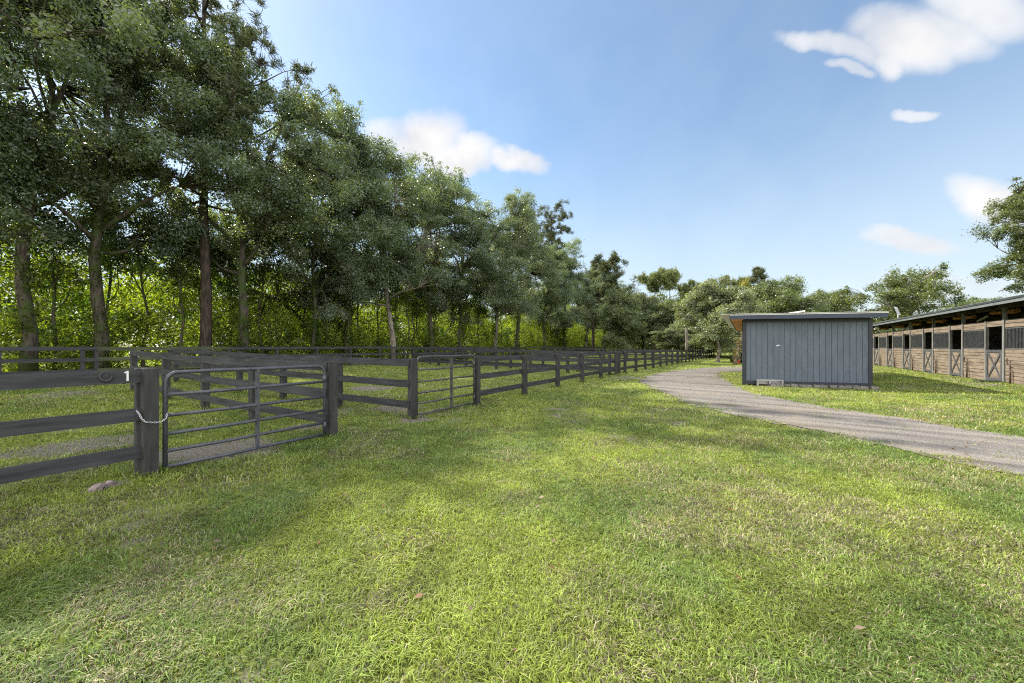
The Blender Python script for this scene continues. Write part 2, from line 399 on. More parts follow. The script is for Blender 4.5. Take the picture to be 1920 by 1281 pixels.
# ------------------------------------------------------------------ fences
RAILZ = (1.215, .755, .30)       # rail centre heights
_post = {}; POSTS = []
def post_mesh(h, w=.14, m='post'):
    k = (round(h, 2), w, m)
    if k not in _post:
        b = MB(); a = w / 2; c = a - .008
        b.raw([(-a, -a, -.12), (a, -a, -.12), (a, a, -.12), (-a, a, -.12), (-a, -a, h - .008), (a, -a, h - .008), (a, a, h - .008), (-a, a, h - .008), (-c, -c, h), (c, -c, h), (c, c, h), (-c, c, h)],
              [(0, 3, 2, 1), (0, 1, 5, 4), (1, 2, 6, 5), (2, 3, 7, 6), (3, 0, 4, 7), (4, 5, 9, 8), (5, 6, 10, 9), (6, 7, 11, 10), (7, 4, 8, 11), (8, 9, 10, 11)])
        _post[k] = b.mesh('post', M[m])
    return _post[k]
_rail = {}
def rail_mesh(Ln, m='rail'):
    k = (round(Ln, 2), m)
    if k not in _rail:
        b = MB(); b.box(-Ln / 2, Ln / 2, -.0135, .0135, -.076, .076); me = b.mesh('rail', M[m])
        _rail[k] = me
    return _rail[k]
def fence(label, pts, side, name='board_fence', m='rail', pm='post', skip=(), hs=1.0, group=None, w=.14, rails=RAILZ, moss=()):
    """pts: list of post positions; side: +1 boards on the right of travel, -1 on the left"""
    x0, y0 = pts[0]; r = thing(name, label, 'fence', (x0, y0, gzf(x0, y0)), 0, group); z0 = gzf(x0, y0)
    zs = [gzf(*p) for p in pts]
    for i, (x, y) in enumerate(pts):
        if i in skip: continue
        if y < 24: POSTS.append((x, y))
        a, b = pts[max(i - 1, 0)], pts[min(i + 1, len(pts) - 1)]
        ang = math.atan2(b[1] - a[1], b[0] - a[0])
        link('post', post_mesh(1.3 * hs, w, pm), r, Matrix.Translation((x - x0, y - y0, zs[i] - z0)) @ Matrix.Rotation(random.uniform(-.012, .012), 4, 'Y') @ Matrix.Rotation(ang + random.uniform(-.03, .03), 4, 'Z'))
    for i in range(len(pts) - 1):
        a, b = Vector((*pts[i], zs[i])), Vector((*pts[i + 1], zs[i + 1]))
        d = b - a; Ln = d.length; d.normalize(); nrm = Vector((d.y, -d.x, 0)).normalized() * side
        off = nrm * (w / 2 + .012)
        for q, hz in enumerate(rails):
            mid = (a + b) / 2 + off + Vector((0, 0, hz * hs + random.uniform(-.012, .012)))
            rx = d.copy(); rx.z += random.uniform(-.004, .004); rx.normalize(); ry = Vector((-rx.y, rx.x, 0)).normalized(); rz = rx.cross(ry)
            mt = Matrix((rx, ry, rz)).transposed().to_4x4(); mt.translation = mid - Vector((x0, y0, z0))
            link('rail', rail_mesh(Ln - .006, 'mossy' if i in moss else m), r, mt)
    return r
def along(p, d, ts): return [(p[0] + d[0] * t, p[1] + d[1] * t) for t in ts]
CR = np.array([-.86, .51]); CR /= np.linalg.norm(CR)

def build_fences():
    # left panel whose rails end on the heavy gate post
    L0 = fence('black three-rail fence panel with the number 1, left of the nearest gate', along(P1 - NR * .10, DIR, [-.045, -2.6, -5.1]), -1, w=.11)
    # rails are on the camera side: rebuilt below by orientation (travel is reversed, left = camera side)
    b = MB(); x, y = P1
    link('gate_post', post_mesh(1.3, .135), L0, Matrix.Translation((x - L0.location.x, y - L0.location.y, gzf(x, y) - L0.location.z)) @ Matrix.Rotation(math.atan2(DIR[1], DIR[0]) + .08, 4, 'Z'))
    # white painted 1
    s1 = -.185; p = P1 + DIR * s1 + NR * (-.10 + .055 + .012 + .0165); z = gzf(*p) + 1.215
    b.box(-.009, .009, -.002, .002, -.058, .058)
    b.bar((.0, 0, .055), (-.026, 0, .036), .014, .0036)
    mt = Matrix.Translation((p[0] - L0.location.x, p[1] - L0.location.y, z - L0.location.z)) @ Matrix.Rotation(math.atan2(DIR[1], DIR[0]), 4, 'Z')
    b.build('number', M['white'], L0, False, mt)
    # horseshoe on the top rail
    s2 = -.36; p = P1 + DIR * s2 + NR * (-.10 + .055 + .012 + .024); z = gzf(*p) + 1.222
    hb = MB(); pts = [(.048 * math.sin(t) * (1.0 if abs(t) < 2.2 else .9), 0, -.052 * math.cos(t)) for t in np.linspace(-2.5, 2.5, 22)]
    hb.tube(pts, [.009 + .004 * (1 - abs(i - 10.5) / 10.5) for i in range(22)], 6)
    hb.tube([(0, 0, -.056), (0, 0, -.075)], .006, 5)
    h = hb.build('horseshoe', M['iron'], None, True)
    h.matrix_world = Matrix.Translation((p[0], p[1], z)) @ Matrix.Rotation(math.atan2(DIR[1], DIR[0]), 4, 'Z')
    tag(h, 'dark iron horseshoe nailed to the top rail beside the white number', 'horseshoe')
    # main run right of the second gate
    ts = [6.48, 9.0, 11.5, 14.0, 16.45, 18.95]
    c = P1 + DIR * 20.7
    D2 = np.array([.562, .827]); D2 /= np.linalg.norm(D2)
    pts = along(P1, DIR, ts) + along(c, D2, [0] + [2.25 * k for k in range(1, 22)])
    fence('long black three-rail fence running from the small gate along the gravel drive', pts, -1)
    # cross fences of the first paddocks
    A = P1 + DIR * 2.35; B = P1 + DIR * 4.2
    fence('black cross fence starting at the far post of the nearest dark gate', along(A, CR, [0, 2.68, 5.0, 7.45, 10.05]), -1)
    fence('black cross fence ending at the near post of the small grey gate', along(B, CR, [0, 2.55, 5.1, 7.65, 10.2, 12.75]), -1)
    C1 = P1 + DIR * 18.95; C2 = P1 + DIR * 20.7
    fence('first of two parallel cross fences behind the long roadside fence', along(C1, CR, [.35 + 2.5 * k for k in range(7)]), -1, group=None)
    fence('farther of two parallel cross fences, meeting the long fence at its doubled post', along(C2, CR, [.35 + 2.5 * k for k in range(7)]), -1)
    C3 = c + D2 * 18
    fence('distant cross fence dividing the far paddock in front of the tree line', along(C3, CR, [.3 + 2.5 * k for k in range(7)]), -1)
    # back fence along the tree line
    bx = np.array([-19.8, 14.4]); ts = [-2.5, 0, 2.15, 2.56] + [2.56 + 2.5 * k for k in range(1, 31)]
    fence('long black back fence in front of the tree line, mossy at its left end', along(bx, DIR, ts), 1, hs=1.06, moss=(3, 4))

def gate(label, s0, s1, z0, z1, zs, m, r, name='tube_gate', brace=.5, swing=0):
    a = P1 + DIR * s0; b = P1 + DIR * s1; Ln = s1 - s0; g0 = gzf(*a)
    t = thing(name, label, 'gate', (a[0], a[1], g0), math.atan2(DIR[1], DIR[0]) + swing)
    f = MB(); rc = .13; pts = []
    pts += [(0, 0, z0), (0, 0, z1 - rc)]
    pts += [(rc - rc * math.cos(q), 0, z1 - rc + rc * math.sin(q)) for q in np.linspace(.25, math.pi / 2, 6)]
    pts += [(Ln * k / 4, 0, z1 + .004 * math.sin(k * 2)) for k in (1, 2, 3)]
    pts += [(Ln - rc + rc * math.sin(q), 0, z1 - rc + rc * math.cos(q)) for q in np.linspace(0, math.pi / 2 - .2, 6)]
    pts += [(Ln, 0, z1 - rc), (Ln, 0, z0)]
    f.tube(pts, r, 10); f.build('frame', m, t, True)
    for z in zs:
        q = MB(); q.tube([(r * .6, 0, z), (Ln / 3, 0, z - .006), (Ln * .66, 0, z + .004), (Ln - r * .6, 0, z)], r * .9, 10); q.build('bar', m, t, True)
    q = MB(); q.bar((Ln * brace, .0, z0 - .01), (Ln * brace, .0, z1), .034, 2 * r + .008, (1, 0, 0)); q.build('brace', m, t)
    for z in (.22, z1 - .22):
        q = MB(); q.tube([(Ln, 0, z - .05), (Ln, 0, z + .05)], r * 1.35, 10); q.tube([(Ln, 0, z), (Ln + .07, 0, z)], .011, 8); q.build('hinge', m, t, True)
    return t
def build_gates():
    gate('dark painted six-bar tube gate chained to the heavy post, nearest the camera', .145, 2.22, .06, 1.235, (.96, .70, .47, .255, .06), M['gate_dark'], .0255)
    gate('smaller grey tube gate with a rounded top between two black posts, farther back', 4.33, 6.36, .07, 1.335, (1.05, .785, .54, .31, .07), M['gate_grey'], .0245, brace=.56)
    # chain round the heavy post
    c = MB(); o = np.array([P1[0], P1[1]]); z = gzf(*P1)
    def w(s, n, h): p = P1 + DIR * s + NR * n; return Vector((p[0], p[1], z + h))
    path = [w(-.115, -.005, .80), w(-.105, .04, .775), w(-.085, .08, .705), w(-.06, .10, .665), w(.02, .10, .645), w(.085, .09, .64), w(.135, .09, .68), w(.15, .05, .735), w(.19, .03, .725), w(.24, .025, .705)]
    pts = []
    for a, b in zip(path[:-1], path[1:]):
        k = max(1, round((b - a).length / .02))
        pts += [a + (b - a) * i / k for i in range(k)]
    for i, (a, b) in enumerate(zip(pts[:-1], pts[1:])):
        d = (b - a).normalized(); side = d.cross(Vector((0, 0, 1))).normalized(); up = side.cross(d)
        e = side if i % 2 else up; m = (a + b) / 2; l = (b - a).length * .78
        ring = [m + d * l * math.cos(t) + e * .0085 * math.sin(t) for t in np.linspace(0, 2 * math.pi, 9)]
        c.tube(ring, .0032, 5, False)
    tag(c.build('chain', M['zinc'], None, True), 'silver steel chain looped round the heavy gate post', 'chain')

# ------------------------------------------------------------------ shed
def build_shed():
    F0 = Vector((9.45, 15.25, 0)); F1 = Vector((13.52, 14.05, 0)); zb = gzf(9.45, 15.25)
    W = (F1 - F0).length; ux = (F1 - F0).normalized(); ang = math.atan2(ux.y, ux.x)
    t = thing('shed', 'blue grey board shed with a flat roof and navy trim beside the gravel drive', 'shed', (F0.x, F0.y, zb), ang)
    # depth direction in the local frame
    dv = Matrix.Rotation(-ang, 3, 'Z') @ Vector((.53, .848, 0)); Dp = 11.5
    def sk(x, y, z): return (x + dv.x * y, dv.y * y, z)      # y along depth
    H0, H1, zb0 = 2.655, 2.635, .13
    def top(x): return H0 + (H1 - H0) * x / W
    # front wall with vertical grooves
    b = MB(); n = 21; xs = [.07]; 
    for i in range(1, n): xs.append(.07 + (W - .14) * i / n + random.uniform(-.008, .008))
    xs.append(W - .07); g, dpt = .007, .016
    prof = []
    for i in range(n):
        a0 = xs[i] + (g if i else 0); a1 = xs[i + 1] - (g if i < n - 1 else 0)
        prof += [(a0, 0), (a1, 0)]
        if i < n - 1: prof += [(a1 + .001, dpt), (xs[i + 1] + g - .001, dpt)]
    for (xa, ya), (xb, yb) in zip(prof[:-1], prof[1:]):
        b.raw([(xa, ya, zb0), (xb, yb, zb0), (xb, yb, top(xb)), (xa, ya, top(xa))], [(0, 1, 2, 3)])
    b.build('front_wall', M['siding'], t)
    b = MB()
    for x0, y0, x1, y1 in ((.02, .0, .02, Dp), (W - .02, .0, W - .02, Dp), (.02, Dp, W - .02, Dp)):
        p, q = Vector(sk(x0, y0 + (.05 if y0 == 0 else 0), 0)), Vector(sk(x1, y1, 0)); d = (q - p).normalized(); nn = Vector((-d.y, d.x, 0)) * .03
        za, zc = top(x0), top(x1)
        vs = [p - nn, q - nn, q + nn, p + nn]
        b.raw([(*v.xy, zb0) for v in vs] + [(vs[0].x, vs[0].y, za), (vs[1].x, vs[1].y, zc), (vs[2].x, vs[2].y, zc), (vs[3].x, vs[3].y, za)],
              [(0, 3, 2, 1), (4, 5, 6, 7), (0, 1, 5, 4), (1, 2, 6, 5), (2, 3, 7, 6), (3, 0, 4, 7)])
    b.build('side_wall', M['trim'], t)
    for x0, x1 in ((-.035, .105), (W - .09, W + .035)):
        b = MB(); b.box(x0, x1, -.025, .045, .02, top(x0) + .02); b.build('corner_trim', M['trim'], t)
    b = MB(); b.box(.105, W - .09, -.02, .03, .05, .19); b.build('base_trim', M['trim'], t)
    b = MB(); b.box(.105, W - .09, -.012, .03, 2.40, 2.475)
    # board just under the eave, coloured dark to paint in the eave's shadow
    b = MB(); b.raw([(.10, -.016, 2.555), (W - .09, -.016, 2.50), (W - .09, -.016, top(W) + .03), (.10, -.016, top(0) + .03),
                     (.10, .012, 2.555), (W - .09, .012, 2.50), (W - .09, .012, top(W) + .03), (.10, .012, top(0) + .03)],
                    [(0, 1, 2, 3), (4, 7, 6, 5), (0, 4, 5, 1), (2, 6, 7, 3)]); b.build('shadow_frieze', M['trim'], t)
    oh = -.42; xl, xr = -.46, W + .40
    def rz(x): return 2.665 - .02 * x / W
    def slab(name, m, x0, x1, y0, y1, zo0, zo1):
        b = MB(); c = [(x0, y0), (x1, y0), (x1, y1), (x0, y1)]
        b.raw([sk(x, y, rz(x) + zo0) for x, y in c] + [sk(x, y, rz(x) + zo1) for x, y in c], [(0, 3, 2, 1), (4, 5, 6, 7), (0, 1, 5, 4), (1, 2, 6, 5), (2, 3, 7, 6), (3, 0, 4, 7)])
        return b.build(name, m, t)
    slab('fascia', M['fascia'], xl, xr, oh, oh + .035, 0, .155)
    # soffit boards under the left eave
    b = MB(); k = 0; y = oh + .04
    while y < Dp:
        c = [(xl + .02, y), (-.005, y), (-.005, y + .136), (xl + .02, y + .136)]
        b.raw([sk(px, py, 2.655) for px, py in c] + [sk(px, py, 2.68) for px, py in c], [(0, 3, 2, 1), (4, 5, 6, 7), (0, 1, 5, 4), (1, 2, 6, 5), (2, 3, 7, 6), (3, 0, 4, 7)]); y += .142
    b.build('soffit', M['soffit'], t)
    slab('eave_board', M['trim'], xl - .03, xl - .003, oh, Dp, 0, .155)
    slab('drip_edge', M['roofpale'], xl - .02, xr + .02, oh - .02, oh + .08, .158, .176)
    slab('roof', M['roofdark'], xl - .05, xr, oh - .01, Dp + .3, .179, .200)
    slab('roof_sheet', M['roofpale'], xl - .36, xr + .01, oh - .02, Dp + .3, .203, .216)
    # pale scuff on the siding
    b = MB(); b.bar((1.16, -.004, 1.60), (1.27, -.004, 1.635), .026, .006); b.bar((1.20, -.005, 1.625), (1.25, -.005, 1.63), .03, .006); b.build('scuff_patch', M['white'], t)
    # roof lamp strip lying on the roof
    b = MB(); b.bar((2.05, 1.2, 2.99), (2.6, 1.2, 3.07), .05, .08); b.bar((2.2, 1.2, 2.9), (2.2, 1.2, 3.0), .05, .05, (1, 0, 0)); b.build('skylight_bar', M['lamp'], t)
    # pallet leaning on the base
    p = thing('pallet', 'small grey wooden pallet lying on edge against the shed base', 'pallet', (F0.x + ux.x * .45, F0.y + ux.y * .45, zb), ang - .02)
    b = MB(); b.box(0, .9, -.16, -.135, .215, .262); b.build('top_board', M['pallet'], p)
    for x in (0.0, .415, .84):
        b = MB(); b.box(x, x + .06, -.158, -.03, .0, .213); b.build('block', M['pallet'], p)
    b = MB(); b.box(0, .9, -.028, -.006, .06, .25); b.build('back_board', M['pallet'], p)
    # row of old blocks under the front edge
    for i in range(14):
        x = .95 + i * .245 + random.uniform(-.02, .02); wy = F0 + ux * x + Vector((ux.y, -ux.x, 0)) * (.16 + random.uniform(-.03, .05) + .0006 * i * i)
        bm = bmesh.new(); bmesh.ops.create_cube(bm, size=1)
        for v in bm.verts:
            v.co.x *= .24; v.co.y *= .26; v.co.z *= .13; v.co += Vector((random.uniform(-.02, .02), random.uniform(-.02, .02), random.uniform(-.012, .02)))
        bmesh.ops.bevel(bm, geom=bm.edges[:] , offset=.018, segments=2, affect='EDGES')
        me = bpy.data.meshes.new('paving_block'); bm.to_mesh(me); bm.free(); me.materials.append(M['paver'])
        o = link('paving_block', me); o.location = (wy.x, wy.y, gzf(wy.x, wy.y) + .045); o.rotation_euler = (R(random.uniform(-6, 2)), R(random.uniform(-4, 4)), ang + random.uniform(-.15, .15))
        tag(o, 'old grey concrete block in the row along the shed base', 'paving block', 'blocks along the shed base')

# ------------------------------------------------------------------ barn
def build_barn():
    dr = np.array([.538, .843]); ang = math.atan2(dr[1], dr[0]); B0 = (21.16, 16.05); zb = 0.0
    t = thing('horse_barn', 'long horse barn of tan boards with a row of half doors and dark eave', 'barn', (B0[0], B0[1], zb), ang)
    bay, dw = 3.7, 1.46; k0, k1 = -2, 7; s0, s1 = k0 * bay, k1 * bay
    zl, zg, zt, ze = 1.46, 2.36, 2.73, 3.34
    # shared part meshes, one bay each; local x runs along the front, -y into the barn
    def planks(x0, x1, z0, z1, n, th=.035):
        b = MB(); h = (z1 - z0) / n
        for i in range(n):
            o = random.uniform(-.012, .006); b.box(x0, x1, -th + o, o, z0 + i * h + .009 + random.uniform(-.003, .003), z0 + (i + 1) * h - .009)
        b.box(x0 + .01, x1 - .01, -th - .02, -th - .006, z0, z1)
        return b
    for k in range(k0, k1):
        x = k * bay
        planks(x + dw + .05, x + bay - .07, .02, zl, 9).build('stall_front', M['stallwood'], t)
        planks(x + dw + .05, x + bay - .07, zg + .02, zt, 2).build('header_board', M['stallwood'], t)
        planks(x + .07, x + dw - .05, zg + .10, zt + .0, 1).build('door_header', M['stallwood'], t)
        b = MB(); n = 22
        for i in range(n):
            xx = x + dw + .10 + (bay - dw - .22) * i / (n - 1); b.box(xx - .009, xx + .009, -.045, -.027, zl + .05, zg - .03)
        b.box(x + dw + .05, x + bay - .07, -.05, -.022, zl + .006, zl + .05); b.box(x + dw + .05, x + bay - .07, -.05, -.022, zg - .03, zg + .014)
        b.build('bar_grille', M['grille'], t)
        for xx, w in ((x, .14), (x + dw, .10)):
            b = MB(); b.box(xx - w / 2, xx + w / 2, -.07, .035, 0, ze + .05 if w > .12 else zt + .03); b.build('barn_post', M['barnpost'], t)
        # half door standing a little proud of the front
        d = MB(); x0, x1, z0, z1 = x + .09, x + dw - .07, .05, zl - .03
        d.box(x0, x1, -.02, .0, z0, z1); door = d.build('half_door', M['stallwood'], t)
        f = MB(); w = .12
        f.box(x0, x0 + w, .002, .032, z0, z1); f.box(x1 - w, x1, .002, .032, z0, z1)
        f.box(x0 + w, x1 - w, .003, .033, z0, z0 + w); f.box(x0 + w, x1 - w, .003, .033, z1 - w, z1)
        f.build('door_frame', M['doorframe'], door)
        c = MB(); c.bar((x0 + w, .012, z0 + w), (x1 - w, .012, z1 - w), .10, .018); c.bar((x0 + w, .019, z1 - w), (x1 - w, .019, z0 + w), .10, .018); c.build('cross_brace', M['doorframe'], door)
        # automatic waterer pipe with hook
        pz = MB(); px = x + bay - .62 - dw * .0
        px = x + dw + .55 + .06 * math.sin(k * 5)
        px = x - .62
        pz.tube([(px, .07, 0), (px, .07, .62)], .034, 8); pz.tube([(px, .07, .62), (px, .07, .78), (px + .14, .10, .80), (px + .17, .10, 1.02), (px + .10, .11, 1.08)], .02, 6); pz.tube([(px - .02, .07, .42), (px - .06, .12, .44)], .02, 6)
        pz.build('water_hydrant_pipe', M['rust'], t, True)
        # stall partition
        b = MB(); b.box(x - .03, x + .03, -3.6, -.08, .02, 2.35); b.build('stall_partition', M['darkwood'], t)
        # rafters seen under the roof
        for q in range(2):
            xr = x + .9 + q * 1.85; b = MB(); b.bar((xr, .5, ze - .06), (xr, -5.2, ze + .24), .17, .05); b.build('rafter', M['darkwood'], t)
        b = MB(); b.tube([(x + 1.0 + .2 * math.sin(k * 3), -.75, ze - .19), (x + 2.9 + .3 * math.sin(k), -.70, ze - .13)], .105, 8); b.build('beam', M['rafter'], t, True)
        if k % 3 == 1:
            b = MB(); b.bar((x + .2, -.9, ze - .22), (x + 1.5, -1.0, ze - .42), .07, .07); b.build('pipe', M['lamp'], t)
    b = MB(); b.box(s1 - .07, s1 + .07, -.07, .035, 0, ze + .05); b.build('barn_post', M['barnpost'], t)
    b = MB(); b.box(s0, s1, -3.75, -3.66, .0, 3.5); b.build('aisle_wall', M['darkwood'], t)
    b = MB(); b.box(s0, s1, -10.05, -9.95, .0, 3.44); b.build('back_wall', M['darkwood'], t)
    for xx in (s0, s1):
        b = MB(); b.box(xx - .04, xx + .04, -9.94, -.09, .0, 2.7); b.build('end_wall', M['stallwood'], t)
    b = MB(); b.box(s0, s1, -.24, -.075, ze - .11, ze + .06); b.build('eave_beam', M['darkwood'], t)
    # low roof: two planes meeting at the middle
    b = MB(); ov = .62; xa, xb = s0 - .5, s1 + .5
    def zr(y): return ze + .11 + (.62 - y) * .045 if y > -5 else ze + .11 + 5.62 * .045 - (-5 - y) * .045
    for y0, y1 in ((ov, -5), (-5, -10.6)):
        z0, z1 = zr(y0), zr(y1)
        b.raw([(xa, y0, z0), (xb, y0, z0), (xb, y1, z1), (xa, y1, z1), (xa, y0, z0 + .05), (xb, y0, z0 + .05), (xb, y1, z1 + .05), (xa, y1, z1 + .05)],
              [(0, 3, 2, 1), (4, 5, 6, 7), (0, 1, 5, 4), (1, 2, 6, 5), (2, 3, 7, 6), (3, 0, 4, 7)])
    b.build('roof', M['roofdark'], t)
    b = MB(); b.box(xa, xb, ov + .004, ov + .034, zr(ov) - .16, zr(ov) - .035); b.build('fascia', M['roofedge'], t)
    b = MB(); b.box(xa, xb, ov + .004, ov + .06, zr(ov) - .032, zr(ov) + .035); b.build('gutter', M['roofdark'], t)
    b = MB(); b.box(xa, xb, ov + .002, ov + .07, zr(ov) + .038, zr(ov) + .062); b.build('drip_edge', M['roofedge'], t)
    Mw = Matrix.Translation((B0[0], B0[1], 0)) @ Matrix.Rotation(ang, 4, 'Z')
    def wl(x, y, z): return Mw @ Vector((x, y, z))
    # solar panel lamp standing on the eave
    p = wl(11.8, .45, zr(.45) + .05); q = thing('solar_panel', 'small tilted solar panel on a short pole above the barn eave', 'solar panel', p, ang)
    b = MB(); b.tube([(0, 0, 0), (0, 0, .34)], .022, 8); b.build('pole', M['lamp'], q, True)
    b = MB(); b.box(-.36, .36, -.02, .02, -.27, .27, Matrix.Translation((.0, .03, .58)) @ Matrix.Rotation(R(-12), 4, 'Y') @ Matrix.Rotation(R(-20), 4, 'X')); b.build('panel', M['panel'], q)
    # floodlight fixed on the front
    p = wl(17.6, .06, 2.73); q = thing('floodlight', 'white twin floodlight fixed above a stall door near the far barn end', 'floodlight', p, ang)
    b = MB(); b.tube([(0, 0, .0), (0, .12, .18)], .03, 8); b.build('bracket', M['lamp'], q, True)
    for dx in (-.22, .2):
        b = MB(); b.tube([(dx * .2, .12, .18), (dx, .2, .36), (dx * 1.5, .34, .42 - dx * .3)], [.04, .06, .13], 10); b.build('lamp_head', M['lamp'], q, True)
    # rubber mat at the nearest door
    p = wl(.05, .38, 0); b = MB(); b.box(-.1, .62, -.30, .30, 0, .045); o = b.build('door_mat', M['rubber']); o.location = (p.x, p.y, gzf(p.x, p.y) + .02); o.rotation_euler = (0, 0, ang)
    tag(o, 'black rubber mat on the grass below the nearest half door', 'mat')

# ------------------------------------------------------------------ trees
def quad_leaves(P, Nrm, Lg, Wd, tw, r):
    """P centres, Nrm normals, Lg/Wd length and width arrays -> verts (rhombus leaves)"""
    n = len(P); a = r.normal(size=(n, 3)); a -= (a * Nrm).sum(1, keepdims=True) * Nrm; a /= np.linalg.norm(a, axis=1, keepdims=True) + 1e-9
    a[:, 2] -= tw; a /= np.linalg.norm(a, axis=1, keepdims=True) + 1e-9
    b = np.cross(Nrm, a); b /= np.linalg.norm(b, axis=1, keepdims=True) + 1e-9
    fold = Nrm * (Wd * .18)[:, None]
    A = a * (Lg / 2)[:, None]; B = b * (Wd / 2)[:, None]
    return np.stack([P - A, P + B - A * .1 + fold, P + A, P - B - A * .1 + fold], 1).reshape(-1, 3)
def clump_leaves(C, rad, per, size, r, base, var=.25, flat=.7, up=.5, tint=.3, droop=.35):
    K = len(C); n = np.maximum(3, (per * (rad / rad.mean()) ** 2)).astype(int); idx = np.repeat(np.arange(K), n); N = len(idx)
    d = r.normal(size=(N, 3)); d /= np.linalg.norm(d, axis=1, keepdims=True)
    rr = r.random(N) ** .5 * np.where(r.random(N) < .16, 1.55, 1.0)
    sq = .6 + .85 * r.random((K, 3)); off = d * (rr * rad[idx])[:, None] * sq[idx]; off[:, 2] *= flat; off[:, 2] -= .25 * np.hypot(off[:, 0], off[:, 1])
    P = C[idx] + off
    nm = d * .55 + r.normal(size=(N, 3)) * .55; nm[:, 2] += up; nm /= np.linalg.norm(nm, axis=1, keepdims=True)
    Lg = size * (.5 + .95 * r.random(N)); Wd = Lg * (.42 + .2 * r.random(N))
    V = quad_leaves(P, nm, Lg, Wd, droop, r)
    F = np.arange(N * 4).reshape(-1, 4)
    base = np.broadcast_to(np.asarray(base, float), (K, 3))
    ct = 1 + tint * (r.random((K, 1)) - .5) * 2; hue = r.random((K, 1))
    cc = base * ct * (1 + np.array([[.20, .10, -.08]]) * (hue - .45))
    c = cc[idx] * (1 + var * (r.random((N, 1)) - .5) * 2)
    return V, F, np.clip(np.repeat(c, 4, 0), .004, .8)
def curve(a, b, sag, r, n=6):
    a, b = Vector(a), Vector(b); L = (b - a).length; o = []
    j = Vector(r.normal(size=3)) * L * .05
    for i in range(n + 1):
        t = i / n; p = a.lerp(b, t); p.z += math.sin(math.pi * t) * sag * L; p += j * math.sin(math.pi * t * 1.6) ; o.append(p)
    return o
def oak(name, label, cat, H=19., Rr=6., zb=4.5, K=230, per=230, leaf=.15, seed=1, base=(.134, .172, .124), trunk_r=.30, lean=(0, 0), fork=.42, barkm='bark', lobes=9, topw=.55, group=None, vine=True, rad=(.65, 1.2), mleaf='leaf', twig=True):
    r = np.random.default_rng(seed); t = thing(name, label, cat, (0, 0, 0), 0, group)
    # lumpy crown envelope made of lobes
    Lc = []
    for i in range(lobes):
        f = (i + .5) / lobes; z = zb + (H - zb) * (.12 + .78 * f); prof = math.sin(math.pi * min(1, .22 + .78 * (1 - f) ** .9 if f > .5 else .55 + .45 * f * 2)) if False else (1 - abs(f - .38) ** 1.6 * 1.4)
        q = i * 2.4 + r.random() * .9; rr = Rr * max(.18, prof) * (.45 + .2 * r.random())
        Lc.append((math.cos(q) * rr, math.sin(q) * rr, z, Rr * (.42 + .2 * r.random()) * max(.45, prof ** .5), (H - zb) * .19))
    Lc.append((lean[0] * .6, lean[1] * .6, H - (H - zb) * .16, Rr * topw * .62, (H - zb) * .17))
    C, SB = [], []
    for j in range(max(10, K // 7)):
        l = Lc[j % len(Lc)]; d = r.normal(size=3); d /= np.linalg.norm(d); u = .5 + .55 * r.random() ** .6
        if d[2] < -.55: d[2] *= -.6
        SB.append((l[0] + d[0] * l[3] * u, l[1] + d[1] * l[3] * u, max(zb * .75, l[2] + d[2] * l[4] * u)))
    sr = rad[1] * 1.15
    for j in range(K):
        p = SB[j % len(SB)]; o = r.normal(size=3) * (sr * .62, sr * .62, sr * .40)
        C.append((p[0] + o[0], p[1] + o[1], max(zb * .7, p[2] + o[2] - .12 * np.hypot(o[0], o[1]))))
    small = []
    for j in range(K // 9):                      # upright shoots along the crown's upper side
        p = SB[int(r.integers(len(SB)))]
        if p[2] > zb + (H - zb) * .45:
            o = r.normal(size=2) * .6; hh = (.5 + 1.3 * r.random()) * (H / 19)
            for q in range(4): C.append((p[0] + o[0] + r.normal() * .08, p[1] + o[1] + r.normal() * .08, p[2] + sr * .5 + hh * q / 3)); small.append(len(C) - 1)
    C = np.array(C); hf = np.clip((C[:, 2] - zb) / (H - zb), 0, 1)
    C[:, 0] += lean[0] * hf; C[:, 1] += lean[1] * hf
    rads = rad[0] + (rad[1] - rad[0]) * r.random(len(C)) ** 1.4
    rads[small] *= .42
    V, F, c = clump_leaves(C, rads, per, leaf, r, base)
    cr = link('crown', np_mesh('crown', V, [F], c, M[mleaf]), t)
    # skeleton
    b = MB(); zf = zb + (H - zb) * fork
    tp = [Vector((0, 0, -.3))] + [Vector((lean[0] * .5 * (k / 6) ** 1.5 + math.sin(k * 1.3 + seed) * .12, lean[1] * .5 * (k / 6) ** 1.5 + math.cos(k * 1.7 + seed) * .12, zf * k / 6)) for k in range(1, 7)]
    tr = [trunk_r * 1.35] + [trunk_r * (1.1 - .09 * k) for k in range(1, 7)]
    b.tube(tp, tr, 10)
    ends = []
    for l in Lc:
        f = .45 + .5 * min(1, max(0, (l[2] - zb) / (H - zb))); i = min(5, int(f * 6)); a = tp[i].lerp(tp[i + 1], f * 6 - i) if i < 6 else tp[6]
        e = Vector((l[0] + lean[0] * max(0, (l[2] - zb) / (H - zb)), l[1] + lean[1] * max(0, (l[2] - zb) / (H - zb)), l[2])); cv = curve(a, e, .05, r, 6)
        b.tube(cv, [trunk_r * (.5 - .065 * k) for k in range(7)], 6); ends.append(cv)
    if twig:
        pts = np.array([p for cv in ends for p in cv[2:]])
        for j in range(0, len(C)):
            q = pts[((pts - C[j]) ** 2).sum(1).argmin()]
            if np.linalg.norm(q - C[j]) < Rr: b.tube([q, (q + C[j]) / 2 + r.normal(size=3) * .12, C[j]], [.045, .03, .012], 3, False)
    b.build('trunk', M[barkm], t, True)
